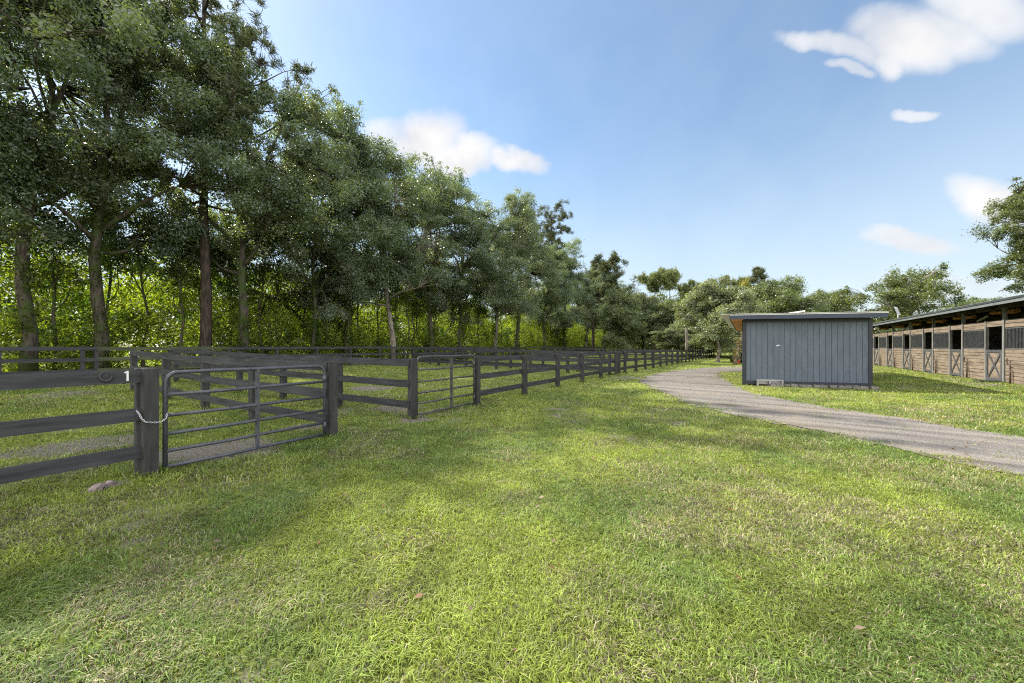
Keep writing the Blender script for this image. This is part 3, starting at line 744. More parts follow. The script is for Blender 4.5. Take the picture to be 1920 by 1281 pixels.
    if vine:
        n = 42; z = r.random(n) * zf * .8; a = r.random(n) * 6.28; C2 = np.stack([np.cos(a) * trunk_r * 1.15, np.sin(a) * trunk_r * 1.15, z], 1)
        V, F, c = clump_leaves(C2, np.full(n, .34), 60, .13, r, (.060, .088, .020), flat=1.3, up=.2)
        link('vine', np_mesh('vine', V, [F], c, M['bright']), t)
    return t
def needle_tufts(C, r, per, ln, base, spread=1.0):
    K = len(C); idx = np.repeat(np.arange(K), per); N = len(idx)
    d = r.normal(size=(N, 3)); d[:, 2] = d[:, 2] * .8 + .25; d /= np.linalg.norm(d, axis=1, keepdims=True)
    w = np.cross(d, r.normal(size=(N, 3))); w /= np.linalg.norm(w, axis=1, keepdims=True)
    L = ln * (.6 + .6 * r.random(N))[:, None]; st = C[idx] + r.normal(size=(N, 3)) * .09 * spread
    ww = w * .022 * spread
    V = np.stack([st - ww, st + ww, st + d * L + ww * .4, st + d * L - ww * .4], 1).reshape(-1, 3)
    c = np.array(base)[None] * (.7 + .6 * r.random((K, 1)))[idx] * (.8 + .4 * r.random((N, 1)))
    return V, np.arange(N * 4).reshape(-1, 4), np.repeat(c, 4, 0)
def pine(name, label, H=22., Rr=5., z0=.5, K=26, seed=1, per=46, ln=.34, trunk_r=.24, base=(.085, .105, .05), umbrella=False, lean=0., group=None, tuft=9, asym=0., cat='pine tree', barkm='barkpine', spread=1.0):
    r = np.random.default_rng(seed); t = thing(name, label, cat, (0, 0, 0), 0, group); b = MB(); C = []
    n = 10; tp = [Vector((lean * (k / n) ** 2 + math.sin(k * .9 + seed) * .10, math.cos(k * 1.1 + seed) * .10, H * .97 * k / n - (.3 if k == 0 else 0))) for k in range(n + 1)]
    b.tube(tp, [trunk_r * (1.15 - .95 * k / n) + .02 for k in range(n + 1)], 9)
    for j in range(K):
        f = z0 + (1 - z0) * (j + r.random() * .7) / K; f = min(f, .985); i = min(n - 1, int(f * n)); a = tp[i].lerp(tp[i + 1], f * n - i)
        g = (f - z0) / (1 - z0); q = j * 2.4 + r.random()
        ln_b = Rr * ((.35 + .75 * g) if umbrella else (1.0 - .62 * g)) * (.65 + .45 * r.random()); ln_b *= 1 + asym * math.cos(q)
        rise = (.55 if umbrella else .10 + .45 * g) * ln_b * (.5 + .5 * r.random()) * (.35 if umbrella and g > .6 else 1)
        e = a + Vector((math.cos(q) * ln_b, math.sin(q) * ln_b, rise)); cv = curve(a, e, -.07, r, 6)
        b.tube(cv, [max(.014, trunk_r * (.34 - .05 * k)) for k in range(7)], 5, False)
        for _ in range(tuft):
            k = 2.2 + 3.8 * r.random() ** .7; i2 = min(5, int(k)); p = cv[i2].lerp(cv[i2 + 1], k - i2); o = p + Vector(r.normal(size=3)) * Rr * .11; o.z += Rr * .05
            b.tube([p, (p + o) / 2 + Vector((0, 0, -.05)), o], [.022, .016, .01], 3, False); C.append(o); C.append(p.lerp(o, .7))
    C = np.array(C)
    V, F, c = needle_tufts(C, r, per, ln, base, spread)
    link('crown', np_mesh('crown', V, [F], c, M['needle']), t)
    b.build('trunk', M[barkm], t, True)
    return t
def palm(name, label, H=6., nf=26, Lf=1.7, seed=1, skirt=True, trunk_r=.17, feather=False, base=(.07, .10, .03), cat='palm tree'):
    r = np.random.default_rng(seed); t = thing(name, label, cat); V, F, c = [], [], []; o = 0
    def frond(a, el, L, col, fan):
        nonlocal o
        dirv = np.array([math.cos(a) * math.cos(el), math.sin(a) * math.cos(el), math.sin(el)]); sd = np.array([-math.sin(a), math.cos(a), 0.]); up = np.cross(dirv, sd) * -1
        top = np.array([0, 0, H]); nl = 26
        for k in range(nl):
            if fan:
                st = top + dirv * L * .45; q = (k / (nl - 1) - .5) * 3.6; d = dirv * math.cos(q) + sd * math.sin(q) + np.array([0, 0, -.25]); ll = L * .55
            else:
                u = (k + 1) / nl; st = top + dirv * L * u + np.array([0, 0, -L * .55 * u * u * math.cos(el)]); s = 1 if k % 2 else -1
                d = sd * s + dirv * .5 + np.array([0, 0, -.55 - .3 * r.random()]); ll = L * .30 * math.sin(math.pi * min(1, .15 + .85 * u)) + .1
            d = d / np.linalg.norm(d); w = np.cross(d, [0, 0, 1]); w /= np.linalg.norm(w) + 1e-6; w = w * .045
            e = st + d * ll * (.85 + .3 * r.random()); e[2] -= ll * .12
            V.extend([st - w * .5, st + w * .5, (st + e) / 2 + w, e, (st + e) / 2 - w]); F.append((o, o + 1, o + 2, o + 3, o + 4)); o += 5
            c.extend([np.array(col) * (.75 + .5 * r.random())] * 5)
        if True:
            pe = dirv * L * (.45 if fan else 1); w = sd * .02; q0, q1 = top, top + pe * .5 + np.array([0, 0, 0 if fan else -L * .14 * math.cos(el)]); q2 = top + pe + np.array([0, 0, 0 if fan else -L * .55 * math.cos(el)])
            V.extend([q0 - w, q0 + w, q1 + w, q2, q1 - w]); F.append((o, o + 1, o + 2, o + 3, o + 4)); o += 5; c.extend([np.array(col)] * 5)
    for j in range(nf): frond(j * 2.4, R(-20 + 95 * ((j + .5) / nf)), Lf * (.8 + .3 * r.random()), base, not feather)
    link('crown', np_mesh('crown', V, [np.array(F)], np.array(c), M['bright'] if feather else M['leaf']), t)
    if skirt:
        V, F, c = [], [], []; o = 0
        for j in range(30): frond(j * 2.4, R(-82 + 45 * r.random()), Lf * .95, (.20, .135, .075), True)
        link('dead_fronds', np_mesh('dead_fronds', V, [np.array(F)], np.array(c), M['leaf']), t)
    b = MB(); b.tube([(0, 0, -.2), (.05, 0, H * .35), (0, .05, H * .7), (0, 0, H)], [trunk_r * 1.2, trunk_r, trunk_r * .95, trunk_r * .8], 10); b.build('trunk', M['barkpale'], t, True)
    return t

def put(t, xy, rz=0., sc=1., label=None, first=False):
    loc = (xy[0], xy[1], gzf(*xy) - .02)
    if first:
        t.location = loc; t.rotation_euler = (0, 0, rz); t.scale = sc if isinstance(sc, tuple) else (sc,) * 3
        if label: t['label'] = label
        return t
    return dup(t, loc, rz, sc, label)

def build_trees():
    G = 'broadleaf trees in the row behind the back fence'
    A = oak('oak_tree', 'tall dark oak at the left picture edge, its trunk out of view', 'oak tree', 20, 6.8, 5.2, 300, 215, .15, 1, group=G, rad=(.5, 1.05), trunk_r=.26)
    B = oak('oak_tree', 'dark oak with the trunk nearest the left picture edge, behind the back fence', 'oak tree', 20.5, 6.0, 5.6, 270, 215, .145, 2, rad=(.5, 1.05), trunk_r=.23, group=G, lean=(.8, .4))
    C = oak('oak_tree', 'oak with a pale leaning trunk above the small grey gate', 'oak tree', 19, 6.4, 2.6, 300, 235, .15, 3, rad=(.5, 1.05), trunk_r=.24, lean=(1.6, .9), barkm='barkpale', group=G)
    D = oak('oak_tree', 'narrow upright tree with a silvery crown in the tree row', 'oak tree', 19.5, 5.4, 2.6, 290, 235, .15, 4, rad=(.5, 1.0), base=(.150, .186, .146), trunk_r=.18, group=G, topw=.9)
    put(A, row(-3.2, 21.2), .4, 1, first=True); put(B, row(.9, 19.7), 2.1, 1, first=True); put(A, row(3.05, 20.2), 1.2, (.92, .92, .97), 'oak with a thick vine-wrapped trunk behind the mossy fence corner')
    put(A, row(8.9, 19.7), 2.6, (.96, .96, .95), 'broad oak with a mossy forked trunk right of the tall pine stem')
    put(D, row(13.7, 20.4), .3, (.8, .8, .82), 'slim oak whose thin dark stem rises between the forked oak and the pale leaning trunk', first=True)
    put(B, row(17.0, 21.4), 4.0, (1.06, 1.06, .93), 'high bushy oak forming the peak of the tree row left of the cloud')
    put(C, row(20.3, 19.8), 3.2, (.98, .98, .97), first=True)
    put(A, row(25.6, 20.6), .9, (.98, .98, .95), 'wide oak whose crown top touches the cloud over the tree row')
    put(D, row(30.4, 20.8), 1.9, (1.2, 1.2, .99), 'silvery oak right below the right part of the big cloud')
    put(C, row(36.2, 20.2), 5.1, (1.0, 1.0, 1.0), 'silvery dark oak with its crown hanging low over the paddock fences')
    put(A, row(42.5, 20.8), 4.2, (1.0, 1.0, .93), 'rounded oak just left of the tall bare-stemmed pine')
    put(B, row(49.5, 20.2), 1.1, (1.05, 1.05, .87), 'dark oak standing right in front of the tall bare-stemmed pine')
    put(D, row(58.0, 20.8), 2.7, (1.25, 1.25, .86), 'oak beyond the tall pine where the row starts to drop')
    put(C, row(68, 20.6), .2, (1.0, 1.0, .93), 'oak under the small crooked pine near the end of the row')
    put(A, row(80, 21), 5.5, (.95, .95, .82), 'lower rounded tree right of the crooked pine at the row end')
    put(D, row(93, 21), 3.3, (1.3, 1.3, .75), 'small far tree left of the umbrella pines')
    # pines
    p1 = pine('pine_tree', 'tall pine with a straight dark reddish trunk and open crown near the picture top', 23, 6.2, .42, 36, 5, 46, .34, .25, group=None, tuft=9, asym=.3)
    put(p1, row(7.25, 20.4), -.3, 1, first=True)
    p2 = pine('pine_tree', 'tall pine with a round open crown rising above the oaks in the middle', 25.5, 4.2, .62, 26, 8, 34, .36, .24, umbrella=True, tuft=9, spread=1.5)
    put(p2, row_px(1034, 22.5), 1.0, 1, first=True)
    p3 = pine('pine_tree', 'small crooked pine leaning right from the end of the oak row', 15, 4.5, .5, 16, 9, 50, .4, .2, lean=3.0, tuft=10, spread=2.0)
    put(p3, row_px(1112, 19), .5, 1.25, first=True)
    # umbrella pines on the far skyline
    u = pine('pine_tree', 'umbrella pine on the far skyline, widest of the group left of the palm', 18, 4.4, .80, 17, 12, 38, .42, .2, umbrella=True, tuft=10, spread=2.4, base=(.16, .195, .08))
    put(u, px_at(1228, 86), 0, (1.05, 1.05, 1.02), first=True)
    for px, Y, sc, rz, lb in ((1256, 92, (.85, .85, 1.12), 2, 'taller umbrella pine just right of the widest skyline pine'),
                              (1292, 95, (.8, .8, .98), 3.3, 'low flat-topped pine on the skyline above the palm'),
                              (1350, 84, (.55, .55, .93), 4.1, 'small umbrella pine standing alone above the silvery tree'),
                              (1388, 84, (.7, .7, .93), 5.0, 'dark skyline pine behind the yellowish tree top')):
        put(u, px_at(px, Y), rz, sc, lb)
    p4 = pine('pine_tree', 'thin tall skyline pine with sparse tufts left of the shed roof middle', 18, 1.9, .68, 12, 15, 40, .45, .14, tuft=6, spread=2.4)
    put(p4, px_at(1421, 78), .5, (1, 1, 1.02), first=True)
    dead = pine('bare_tree', 'thin leafless tree top showing faintly against the sky by the row end', 17, 2.2, .6, 16, 21, 3, .25, .12, tuft=8, cat='bare tree', barkm='barkgrey')
    put(dead, px_at(1190, 80), 0, 1, first=True)
    # middle distance broadleaf trees
    S = oak('silvery_tree', 'silvery green rounded tree over the flower pots left of the shed', 'tree', 8.3, 3.6, 1.0, 320, 200, .15, 31, base=(.185, .21, .14), trunk_r=.17, vine=False, rad=(.4, .75), barkm='barkpale', lobes=10)
    put(S, px_at(1346, 38), .6, 1, first=True)
    T = oak('rounded_tree', 'bushy rounded tree behind the left half of the shed roof', 'tree', 10.5, 5.0, 1.2, 280, 190, .19, 33, base=(.135, .165, .085), trunk_r=.22, vine=False, rad=(.6, 1.0), lobes=10, topw=.8)
    put(T, px_at(1462, 52), 0, (1.12, 1.12, 1.02), first=True)
    for px, Y, sc, rz, lb in ((1545, 56, (.85, .85, .93), 2.2, 'darker rounded tree behind the right end of the shed roof'),
                              (1392, 68, (.85, .85, .95), 4.0, 'rounded tree filling the skyline between the silvery tree and the shed'),
                              (1310, 70, (1.0, 1.0, .98), 1.0, 'broad tree behind the palm and the silvery tree'),
                              (1250, 66, (1.0, 1.0, .88), 5.2, 'rounded green tree behind the far end of the long fence'),
                              (1205, 72, (1.0, 1.0, 1.06), 3.0, 'green tree between the oak row and the umbrella pines'),
                              (1160, 60, (.8, .8, .98), 3.9, 'pale green rounded tree at the right foot of the oak row')):
        put(T, px_at(px, Y), rz, sc, lb)
    for px, Y, sc, rz, lb in ((1312, 58, (1.25, 1.25, .55), .4, 'low grey-green bush left of the silvery tree behind the fence end'),
                              (1350, 62, (1.3, 1.3, .62), 2.0, 'low bush seen under the crown of the silvery tree'),
                              (1386, 50, (1.1, 1.1, .60), 3.6, 'dark bush behind the flower pots by the shed corner'),
                              (1278, 60, (1.2, 1.2, .6), 5.0, 'low bush at the foot of the cabbage palm')):
        put(S, px_at(px, Y), rz, sc, lb)
    yt = put(T, px_at(1398, 80), 1.2, (.42, .42, 1.5), 'slim yellowish tree top in front of the skyline pine')
    for ch in yt.children:
        if ch.name.startswith('crown'):
            me = ch.data.copy(); a = me.color_attributes['Col']; v = np.empty(len(me.vertices) * 4, np.float32); a.data.foreach_get('color', v); v = v.reshape(-1, 4); v[:, :3] *= (2.0, 1.7, .7); a.data.foreach_set('color', v.ravel()); ch.data = me
    pm = palm('cabbage_palm', 'cabbage palm with a brown skirt of dead fronds left of the silvery tree', 6.6, 30, 1.9, 41); put(pm, px_at(1287, 46), 0, 1, first=True)
    qp = palm('feather_palm', 'feather-leaved palm in the sunlit undergrowth right of the forked oak', 5.2, 16, 3.0, 43, False, .10, True, (.09, .13, .03)); put(qp, row_px(505, 24), 0.3, 1, first=True)
    put(qp, row_px(575, 25.5), 1.5, (.9, .9, .95), 'smaller feather-leaved palm in the undergrowth left of the slim oak stem')
    # right hand side
    W = oak('spreading_tree', 'wide open-crowned tree with pale limbs behind the barn roof', 'tree', 11, 7.2, 3.5, 150, 190, .2, 51, base=(.12, .145, .055), trunk_r=.28, vine=False, rad=(.6, 1.05), barkm='barkgrey', lobes=11, topw=.5)
    put(W, px_at(1702, 47), 0, (1, 1, 1.03), first=True)
    E = oak('large_tree', 'large tree cut by the right picture edge above the barn', 'tree', 19.5, 5.6, 4, 330, 220, .16, 53, base=(.105, .13, .055), trunk_r=.3, vine=False, rad=(.5, .95), lobes=12, topw=.7)
    put(E, px_at(1968, 36), 0, (1, 1, .97), first=True)
    put(T, px_at(1830, 52), 1.7, (.9, .9, .78), 'low green tree peeping over the barn roof between two taller trees')
    # leaning vine covered trunk near the pots
    lt = thing('leaning_trunk', 'leaning vine-covered trunk close to the left shed corner', 'tree', (*px_at(1377, 33), 0))
    b = MB(); b.tube([(0, 0, -.1), (.25, 0, .8), (.6, .1, 1.9), (.85, .2, 3.0)], [.12, .10, .085, .05], 8); b.build('trunk', M['barkpale'], lt, True)
    r = np.random.default_rng(3); zz = r.random(40) * 2.9; Cc = np.stack([.25 * zz + .05 * zz ** 1.2 * .2 + r.normal(size=40) * .08, r.normal(size=40) * .1, zz], 1)
    V, F, c = clump_leaves(Cc, np.full(40, .22), 40, .1, r, (.15, .12, .06)); link('vine', np_mesh('vine', V, [F], c, M['leaf']), lt)
    # flower pots
    for px, py, rr, hh, mm, lb in ((1383, 682, .24, .38, 'pink', 'bright pink flower pot under the silvery tree'), (1374, 680, .27, .32, 'terra', 'dark round pot left of the pink pot'), (1393, 681, .28, .36, 'terra', 'dark pot right of the pink pot by the shed corner')):
        x, y = gp(px, py); po = thing('flower_pot', lb, 'flower pot', (x, y, gzf(x, y)), 0)
        b = MB(); b.tube([(0, 0, 0), (0, 0, hh * .85), (0, 0, hh * .86), (0, 0, hh)], [rr * .7, rr * .95, rr * 1.08, rr * 1.08], 16); b.build('pot', M[mm], po, True)
        Cc = np.array([[0, 0, hh + .12], [.1, 0, hh + .2], [-.1, .05, hh + .16]]); V, F, c = clump_leaves(Cc, np.full(3, .2), 50, .09, r, (.06, .09, .03)); link('plant', np_mesh('plant', V, [F], c, M['leaf']), po)
    # slim saplings in the undergrowth
    GS = 'slim saplings in the undergrowth'
    sp = oak('sapling', 'thin dark sapling stem in the sunlit undergrowth behind the back fence', 'sapling', 9, 1.8, 4.5, 34, 120, .15, 61, trunk_r=.075, base=(.07, .10, .025), vine=False, group=GS, lobes=4, mleaf='bright', rad=(.4, .7))
    spots = [(1.9, 22), (5.2, 22.5), (6.4, 21), (10.9, 22), (12.4, 23), (15.2, 21.5), (16.0, 23), (18.4, 22), (19.1, 24), (22.4, 22), (23.6, 21.6), (27.5, 22), (28.8, 23), (32.5, 22), (34.5, 21.5), (39, 22), (45, 22), (52, 22.5), (-1.5, 22), (4.1, 24), (7.9, 22.8), (9.8, 23.6), (14.6, 23.4), (17.3, 22.9), (21.2, 23), (25, 22.4), (26.4, 23.4), (30.5, 22.3), (36, 22.6), (41, 22.5)]
    for i, (s, d) in enumerate(spots):
        put(sp, row(s, d), i * 1.3, (1, 1, .85 + .3 * random.random()), None, first=(i == 0))

# ------------------------------------------------------------------ undergrowth and far wood (masses)
def build_masses():
    r = np.random.default_rng(77)
    n = 9000; s = -12 + 150 * r.random(n) ** 1.15; d = 20.9 + 11.8 * r.random(n) ** .9
    q = P1[None] + DIR[None] * s[:, None] - NR[None] * d[:, None]
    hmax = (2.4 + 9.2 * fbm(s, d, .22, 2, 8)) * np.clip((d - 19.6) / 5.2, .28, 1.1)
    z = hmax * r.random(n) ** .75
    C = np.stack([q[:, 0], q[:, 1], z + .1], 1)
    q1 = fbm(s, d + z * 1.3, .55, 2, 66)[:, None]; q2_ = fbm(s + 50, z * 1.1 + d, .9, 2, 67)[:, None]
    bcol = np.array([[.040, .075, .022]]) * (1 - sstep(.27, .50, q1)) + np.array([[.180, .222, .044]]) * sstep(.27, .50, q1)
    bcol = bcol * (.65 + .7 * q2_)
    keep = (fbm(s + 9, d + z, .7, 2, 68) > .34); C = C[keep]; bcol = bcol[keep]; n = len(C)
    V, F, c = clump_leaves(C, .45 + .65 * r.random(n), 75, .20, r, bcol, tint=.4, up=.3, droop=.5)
    # hanging vines
    nv = 170; sv = 6 + 85 * r.random(nv); dv = 20.5 + 2.5 * r.random(nv); qv = P1[None] + DIR[None] * sv[:, None] - NR[None] * dv[:, None]
    k = 9; zz = (np.arange(k)[None] / k) * (3.2 + 4.0 * r.random((nv, 1))); C2 = np.stack([np.repeat(qv[:, 0], k), np.repeat(qv[:, 1], k), zz.ravel()], 1) + r.normal(size=(nv * k, 3)) * .12
    V2, F2, c2 = clump_leaves(C2, np.full(nv * k, .30), 24, .16, r, (.135, .165, .035), flat=1.7, up=.1, droop=.9, tint=.35)
    V = np.concatenate([V, V2]); F = np.concatenate([F, F2 + len(V) - len(V2)]); c = np.concatenate([c, c2])
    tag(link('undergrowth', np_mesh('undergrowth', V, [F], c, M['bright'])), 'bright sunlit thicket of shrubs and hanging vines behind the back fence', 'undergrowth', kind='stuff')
    # far wood closing the view
    n = 4200; az = R(-30) + R(95) * r.random(n); D = 105 + 30 * r.random(n); z = 19.5 * r.random(n) ** 1.1
    az = np.arctan((r.random(n) * 1500 + 1000 - 960) / 700.)
    z = z * (.72 + .5 * fbm(np.degrees(az), D * .02, .30, 2, 13)); z = z * (1 - .5 * sstep(.60, .80, np.tan(az))); C = np.stack([np.tan(az) * D, D, z], 1)
    n2 = 700; s2 = -20 + 130 * r.random(n2); q2 = P1[None] + DIR[None] * s2[:, None] - NR[None] * (46 + 10 * r.random((n2, 1))); C = np.concatenate([C, np.stack([q2[:, 0], q2[:, 1], 8.5 * r.random(n2) ** .8], 1)]); n += n2
    V, F, c = clump_leaves(C, 1.4 + 1.0 * r.random(n), 90, .5, r, (.075, .095, .035))
    tag(link('far_woodland', np_mesh('far_woodland', V, [F], c, M['leaf'])), 'low green woodland closing the view far behind the shed and barn', 'woodland', kind='stuff')

def build_litter():
    r = np.random.default_rng(5); n = 2600
    y = np.sqrt(r.random(n) * (16 ** 2 - 1.4 ** 2) + 1.4 ** 2); x = (r.random(n) * 2 - 1) * (1.5 * y + .8)
    k = r.random(n) < .15 + .85 * sstep(.42, .62, fbm(x, y, .6, 3, 91)); x, y = x[k], y[k]; n = len(x)
    nm = r.normal(size=(n, 3)) * .35 + np.array([0, 0, 1]); nm /= np.linalg.norm(nm, axis=1, keepdims=True)
    Lg = .025 + .045 * r.random(n); V = quad_leaves(np.stack([x, y, gz(x, y) + .022 + .02 * r.random(n)], 1), nm, Lg, Lg * .5, 0, r)
    c = np.where(r.random((n, 1)) < .5, [[.20, .11, .055]], [[.26, .20, .15]]) * (.5 + .8 * r.random((n, 1)))
    tag(link('fallen_leaves', np_mesh('fallen_leaves', V, [np.arange(n * 4).reshape(-1, 4)], np.repeat(c, 4, 0), M['blade'])), 'small brown fallen leaves scattered over the lawn', 'fallen leaves', kind='stuff')
def build_stones():
    for px, py, s, lb in ((181, 919, .065, 'pinkish fieldstone in the grass left of the heavy gate post'), (205, 908, .045, 'small grey stone between the pinkish fieldstone and the gate post')):
        x, y = gp(px, py); bm = bmesh.new(); bmesh.ops.create_icosphere(bm, subdivisions=3, radius=1)
        sd = Vector((px * .1, py * .2, 3))
        from mathutils import noise as mn
        for v in bm.verts:
            k = 1 + .55 * mn.noise(v.co * 1.3 + sd) + .2 * mn.noise(v.co * 3.5 + sd); v.co = Vector((v.co.x * s * 1.25, v.co.y * s, v.co.z * s * .7)) * k
        me = bpy.data.meshes.new('stone'); bm.to_mesh(me); bm.free(); me.materials.append(M['stone']); o = link('stone', me); o.location = (x, y, gzf(x, y) + s * .25); o.rotation_euler = (.2, .1, px)
        tag(o, lb, 'stone')

# ------------------------------------------------------------------ sky, sun, camera
SUN_AZ, SUN_EL = -59.0, 42.5
def build_sky():
    w = bpy.data.worlds.new('World'); SC.world = w; w.use_nodes = True; nt = w.node_tree; N, L = nt.nodes, nt.links
    s = N.new('ShaderNodeTexSky'); s.sky_type = 'NISHITA'; s.sun_disc = False; s.sun_elevation = R(SUN_EL); s.sun_rotation = R(SUN_AZ)
    s.air_density = 1.0; s.dust_density = .4; s.ozone_density = .75
    bg = N['Background']; bg.inputs[1].default_value = .094
    tc = N.new('ShaderNodeTexCoord')
    nz = N.new('ShaderNodeTexNoise'); nz.inputs['Scale'].default_value = 9; nz.inputs['Detail'].default_value = 5; nz.inputs['Roughness'].default_value = .55
    L.new(tc.outputs['Generated'], nz.inputs['Vector'])
    sb = N.new('ShaderNodeVectorMath'); sb.operation = 'SUBTRACT'; L.new(nz.outputs['Color'], sb.inputs[0]); sb.inputs[1].default_value = (.5, .5, .5)
    sc = N.new('ShaderNodeVectorMath'); sc.operation = 'SCALE'; sc.inputs['Scale'].default_value = .07; L.new(sb.outputs[0], sc.inputs[0])
    ad = N.new('ShaderNodeVectorMath'); ad.operation = 'ADD'; L.new(tc.outputs['Generated'], ad.inputs[0]); L.new(sc.outputs[0], ad.inputs[1])
    # cloud lobes: (column, row, half-width, half-height, tilt, strength) turned into directions
    lobes = [(795, 262, 92, 58, -4, 1), (865, 294, 92, 40, -10, 1), (968, 302, 62, 29, 4, .95), (725, 255, 50, 42, 0, .8),
             (1700, 70, 140, 62, 10, 1), (1565, 84, 120, 26, 14, .85), (1850, 14, 130, 66, 14, .85), (1590, 126, 52, 13, 8, .75), (1668, 112, 50, 32, 10, .9), (1780, 62, 120, 52, 12, .85),
             (1728, 218, 46, 12, 0, .75), (1815, 103, 52, 9, 8, .40), (1876, 382, 100, 50, 22, 1), (1706, 447, 104, 24, 8, .9), (1780, 540, 170, 40, 4, .5)]
    sd = N.new('ShaderNodeSeparateXYZ'); L.new(tc.outputs['Generated'], sd.inputs[0])
    sn = N.new('ShaderNodeSeparateXYZ'); L.new(sb.outputs[0], sn.inputs[0])
    def mth(op, a, b=None):
        q = N.new('ShaderNodeMath'); q.operation = op
        for i, v in enumerate((a, b)):
            if v is None: continue
            if isinstance(v, (int, float)): q.inputs[i].default_value = v
            else: L.new(v, q.inputs[i])
        return q.outputs[0]
    yy = mth('MAXIMUM', sd.outputs[1], .05)                       # east-west and upward slopes of the view direction
    u_ = mth('ADD', mth('DIVIDE', sd.outputs[0], yy), mth('MULTIPLY', sn.outputs[0], .16)); v_ = mth('ADD', mth('DIVIDE', sd.outputs[2], yy), mth('MULTIPLY', sn.outputs[1], .10))
    prev = None
    for px, py, a, b, tilt, k in lobes:
        cx, cz = (px - 960) / FPX, (651 - py) / FPX; q = R(-tilt); ca, sa = math.cos(q), math.sin(q)
        du, dv_ = mth('SUBTRACT', u_, cx), mth('SUBTRACT', v_, cz)
        e1 = mth('MULTIPLY', mth('ADD', mth('MULTIPLY', du, ca), mth('MULTIPLY', dv_, sa)), FPX / a)
        e2 = mth('MULTIPLY', mth('SUBTRACT', mth('MULTIPLY', dv_, ca), mth('MULTIPLY', du, sa)), FPX / b)
        su = mth('ADD', mth('MULTIPLY', e1, e1), mth('MULTIPLY', e2, e2))
        mr = N.new('ShaderNodeMapRange'); mr.interpolation_type = 'SMOOTHSTEP'; mr.inputs[1].default_value = 1.32; mr.inputs[2].default_value = .05; mr.inputs[3].default_value = 0; mr.inputs[4].default_value = k
        L.new(su, mr.inputs[0]); mu = mr
        if prev is None: prev = mu
        else:
            mx = N.new('ShaderNodeMath'); mx.operation = 'SMOOTH_MAX'; mx.inputs[2].default_value = .22; L.new(prev.outputs[0], mx.inputs[0]); L.new(mu.outputs[0], mx.inputs[1]); prev = mx
    gt = mth('GREATER_THAN', sd.outputs[1], .1); fin = N.new('ShaderNodeMath'); fin.operation = 'MULTIPLY'; L.new(prev.outputs[0], fin.inputs[0]); L.new(gt, fin.inputs[1]); prev = fin
    cl = N.new('ShaderNodeMix'); cl.data_type = 'RGBA'; cl.clamp_factor = True; L.new(prev.outputs[0], cl.inputs[0])
    hs = N.new('ShaderNodeHueSaturation'); hs.inputs['Saturation'].default_value = 1.12; hs.inputs['Hue'].default_value = .493; L.new(s.outputs[0], hs.inputs['Color'])
    hz = N.new('ShaderNodeMapRange'); hz.interpolation_type = 'SMOOTHSTEP'; hz.inputs[1].default_value = .52; hz.inputs[2].default_value = .02; hz.inputs[3].default_value = 0; hz.inputs[4].default_value = .72; L.new(sd.outputs[2], hz.inputs[0])
    hm = N.new('ShaderNodeMix'); hm.data_type = 'RGBA'; L.new(hz.outputs[0], hm.inputs[0]); L.new(hs.outputs[0], hm.inputs[6]); hm.inputs[7].default_value = (3.35, 3.8, 4.15, 1)
    L.new(hm.outputs[2], cl.inputs[6])
    n2 = N.new('ShaderNodeTexNoise'); n2.inputs['Scale'].default_value = 9; n2.inputs['Detail'].default_value = 5; L.new(tc.outputs['Generated'], n2.inputs['Vector'])
    cr = ramp(N, [(.34, (3.5, 3.6, 3.85)), (.60, (4.6, 4.55, 4.5))]); L.new(n2.outputs['Fac'], cr.inputs[0]); L.new(cr.outputs[0], cl.inputs[7])
    # added fill light: bright unseen cloud behind the photographer and overhead
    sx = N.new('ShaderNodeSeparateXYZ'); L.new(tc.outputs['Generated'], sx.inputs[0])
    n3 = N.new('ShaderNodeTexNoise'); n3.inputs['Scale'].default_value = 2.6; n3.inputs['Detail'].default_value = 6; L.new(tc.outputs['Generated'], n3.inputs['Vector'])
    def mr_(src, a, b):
        q = N.new('ShaderNodeMapRange'); q.interpolation_type = 'SMOOTHSTEP'; q.inputs[1].default_value = a; q.inputs[2].default_value = b; L.new(src, q.inputs[0]); return q.outputs[0]
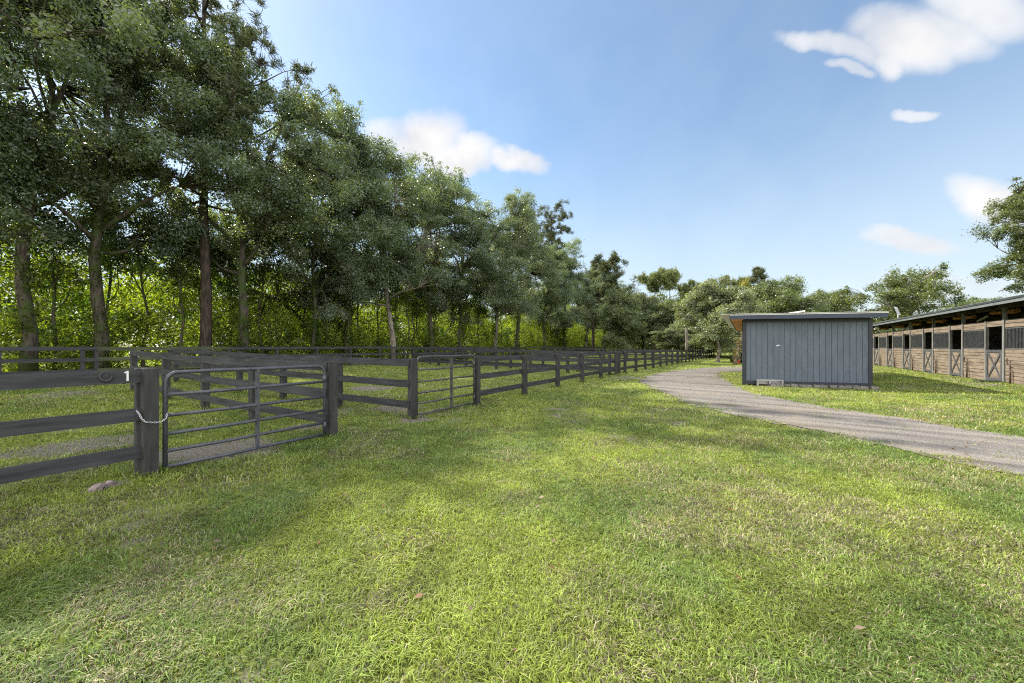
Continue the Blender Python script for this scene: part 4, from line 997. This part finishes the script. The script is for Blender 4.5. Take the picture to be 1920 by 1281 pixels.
    def ma_(op, a, b):
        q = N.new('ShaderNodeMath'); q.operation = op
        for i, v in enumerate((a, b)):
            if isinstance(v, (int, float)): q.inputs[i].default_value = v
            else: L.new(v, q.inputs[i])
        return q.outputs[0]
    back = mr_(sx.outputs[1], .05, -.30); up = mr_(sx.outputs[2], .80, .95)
    fill_bank = ma_('MULTIPLY', ma_('MAXIMUM', back, ma_('MULTIPLY', up, .6)), ma_('MULTIPLY', mr_(n3.outputs['Fac'], .30, .55), mr_(sx.outputs[2], .0, .12)))
    bk = N.new('ShaderNodeMix'); bk.data_type = 'RGBA'; L.new(fill_bank, bk.inputs[0]); L.new(cl.outputs[2], bk.inputs[6]); bk.inputs[7].default_value = (14.0, 13.8, 13.4, 1)
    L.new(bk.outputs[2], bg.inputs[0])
    ld = bpy.data.lights.new('sun', 'SUN'); ld.energy = 4.3; ld.angle = R(.55); ld.color = (1, .93, .82)
    lo = bpy.data.objects.new('sun', ld); COL.objects.link(lo)
    a, e = R(SUN_AZ), R(SUN_EL); dv = Vector((math.sin(a) * math.cos(e), math.cos(a) * math.cos(e), math.sin(e)))
    lo.rotation_euler = dv.to_track_quat('Z', 'Y').to_euler(); lo.location = dv * 60
def build_camera():
    c = bpy.data.cameras.new('camera'); o = bpy.data.objects.new('camera', c); COL.objects.link(o)
    c.sensor_width = 36; c.lens = 36 * FPX / 1920; c.shift_y = (651 - 640.5) / 1920; c.clip_end = 3000; c.clip_start = .05
    o.location = (0, 0, EYE); o.rotation_euler = (R(90), 0, 0); SC.camera = o
def build_settings():
    v = SC.view_settings; v.view_transform = 'Standard'; v.look = 'None'; v.exposure = 1.25; v.gamma = 1
    SC.render.engine = 'CYCLES'; c = SC.cycles; c.max_bounces = 7; c.diffuse_bounces = 3; c.glossy_bounces = 2; c.transmission_bounces = 4; c.use_denoising = False; SC.cycles.pixel_filter_type = 'BLACKMAN_HARRIS'; SC.cycles.filter_width = 1.15
    c.caustics_reflective = False; c.caustics_refractive = False

build_settings(); build_camera(); build_sky(); build_ground(); build_drive()
build_fences(); build_gates(); build_shed(); build_barn(); build_stones()
build_trees(); build_masses(); build_grass(); build_litter()
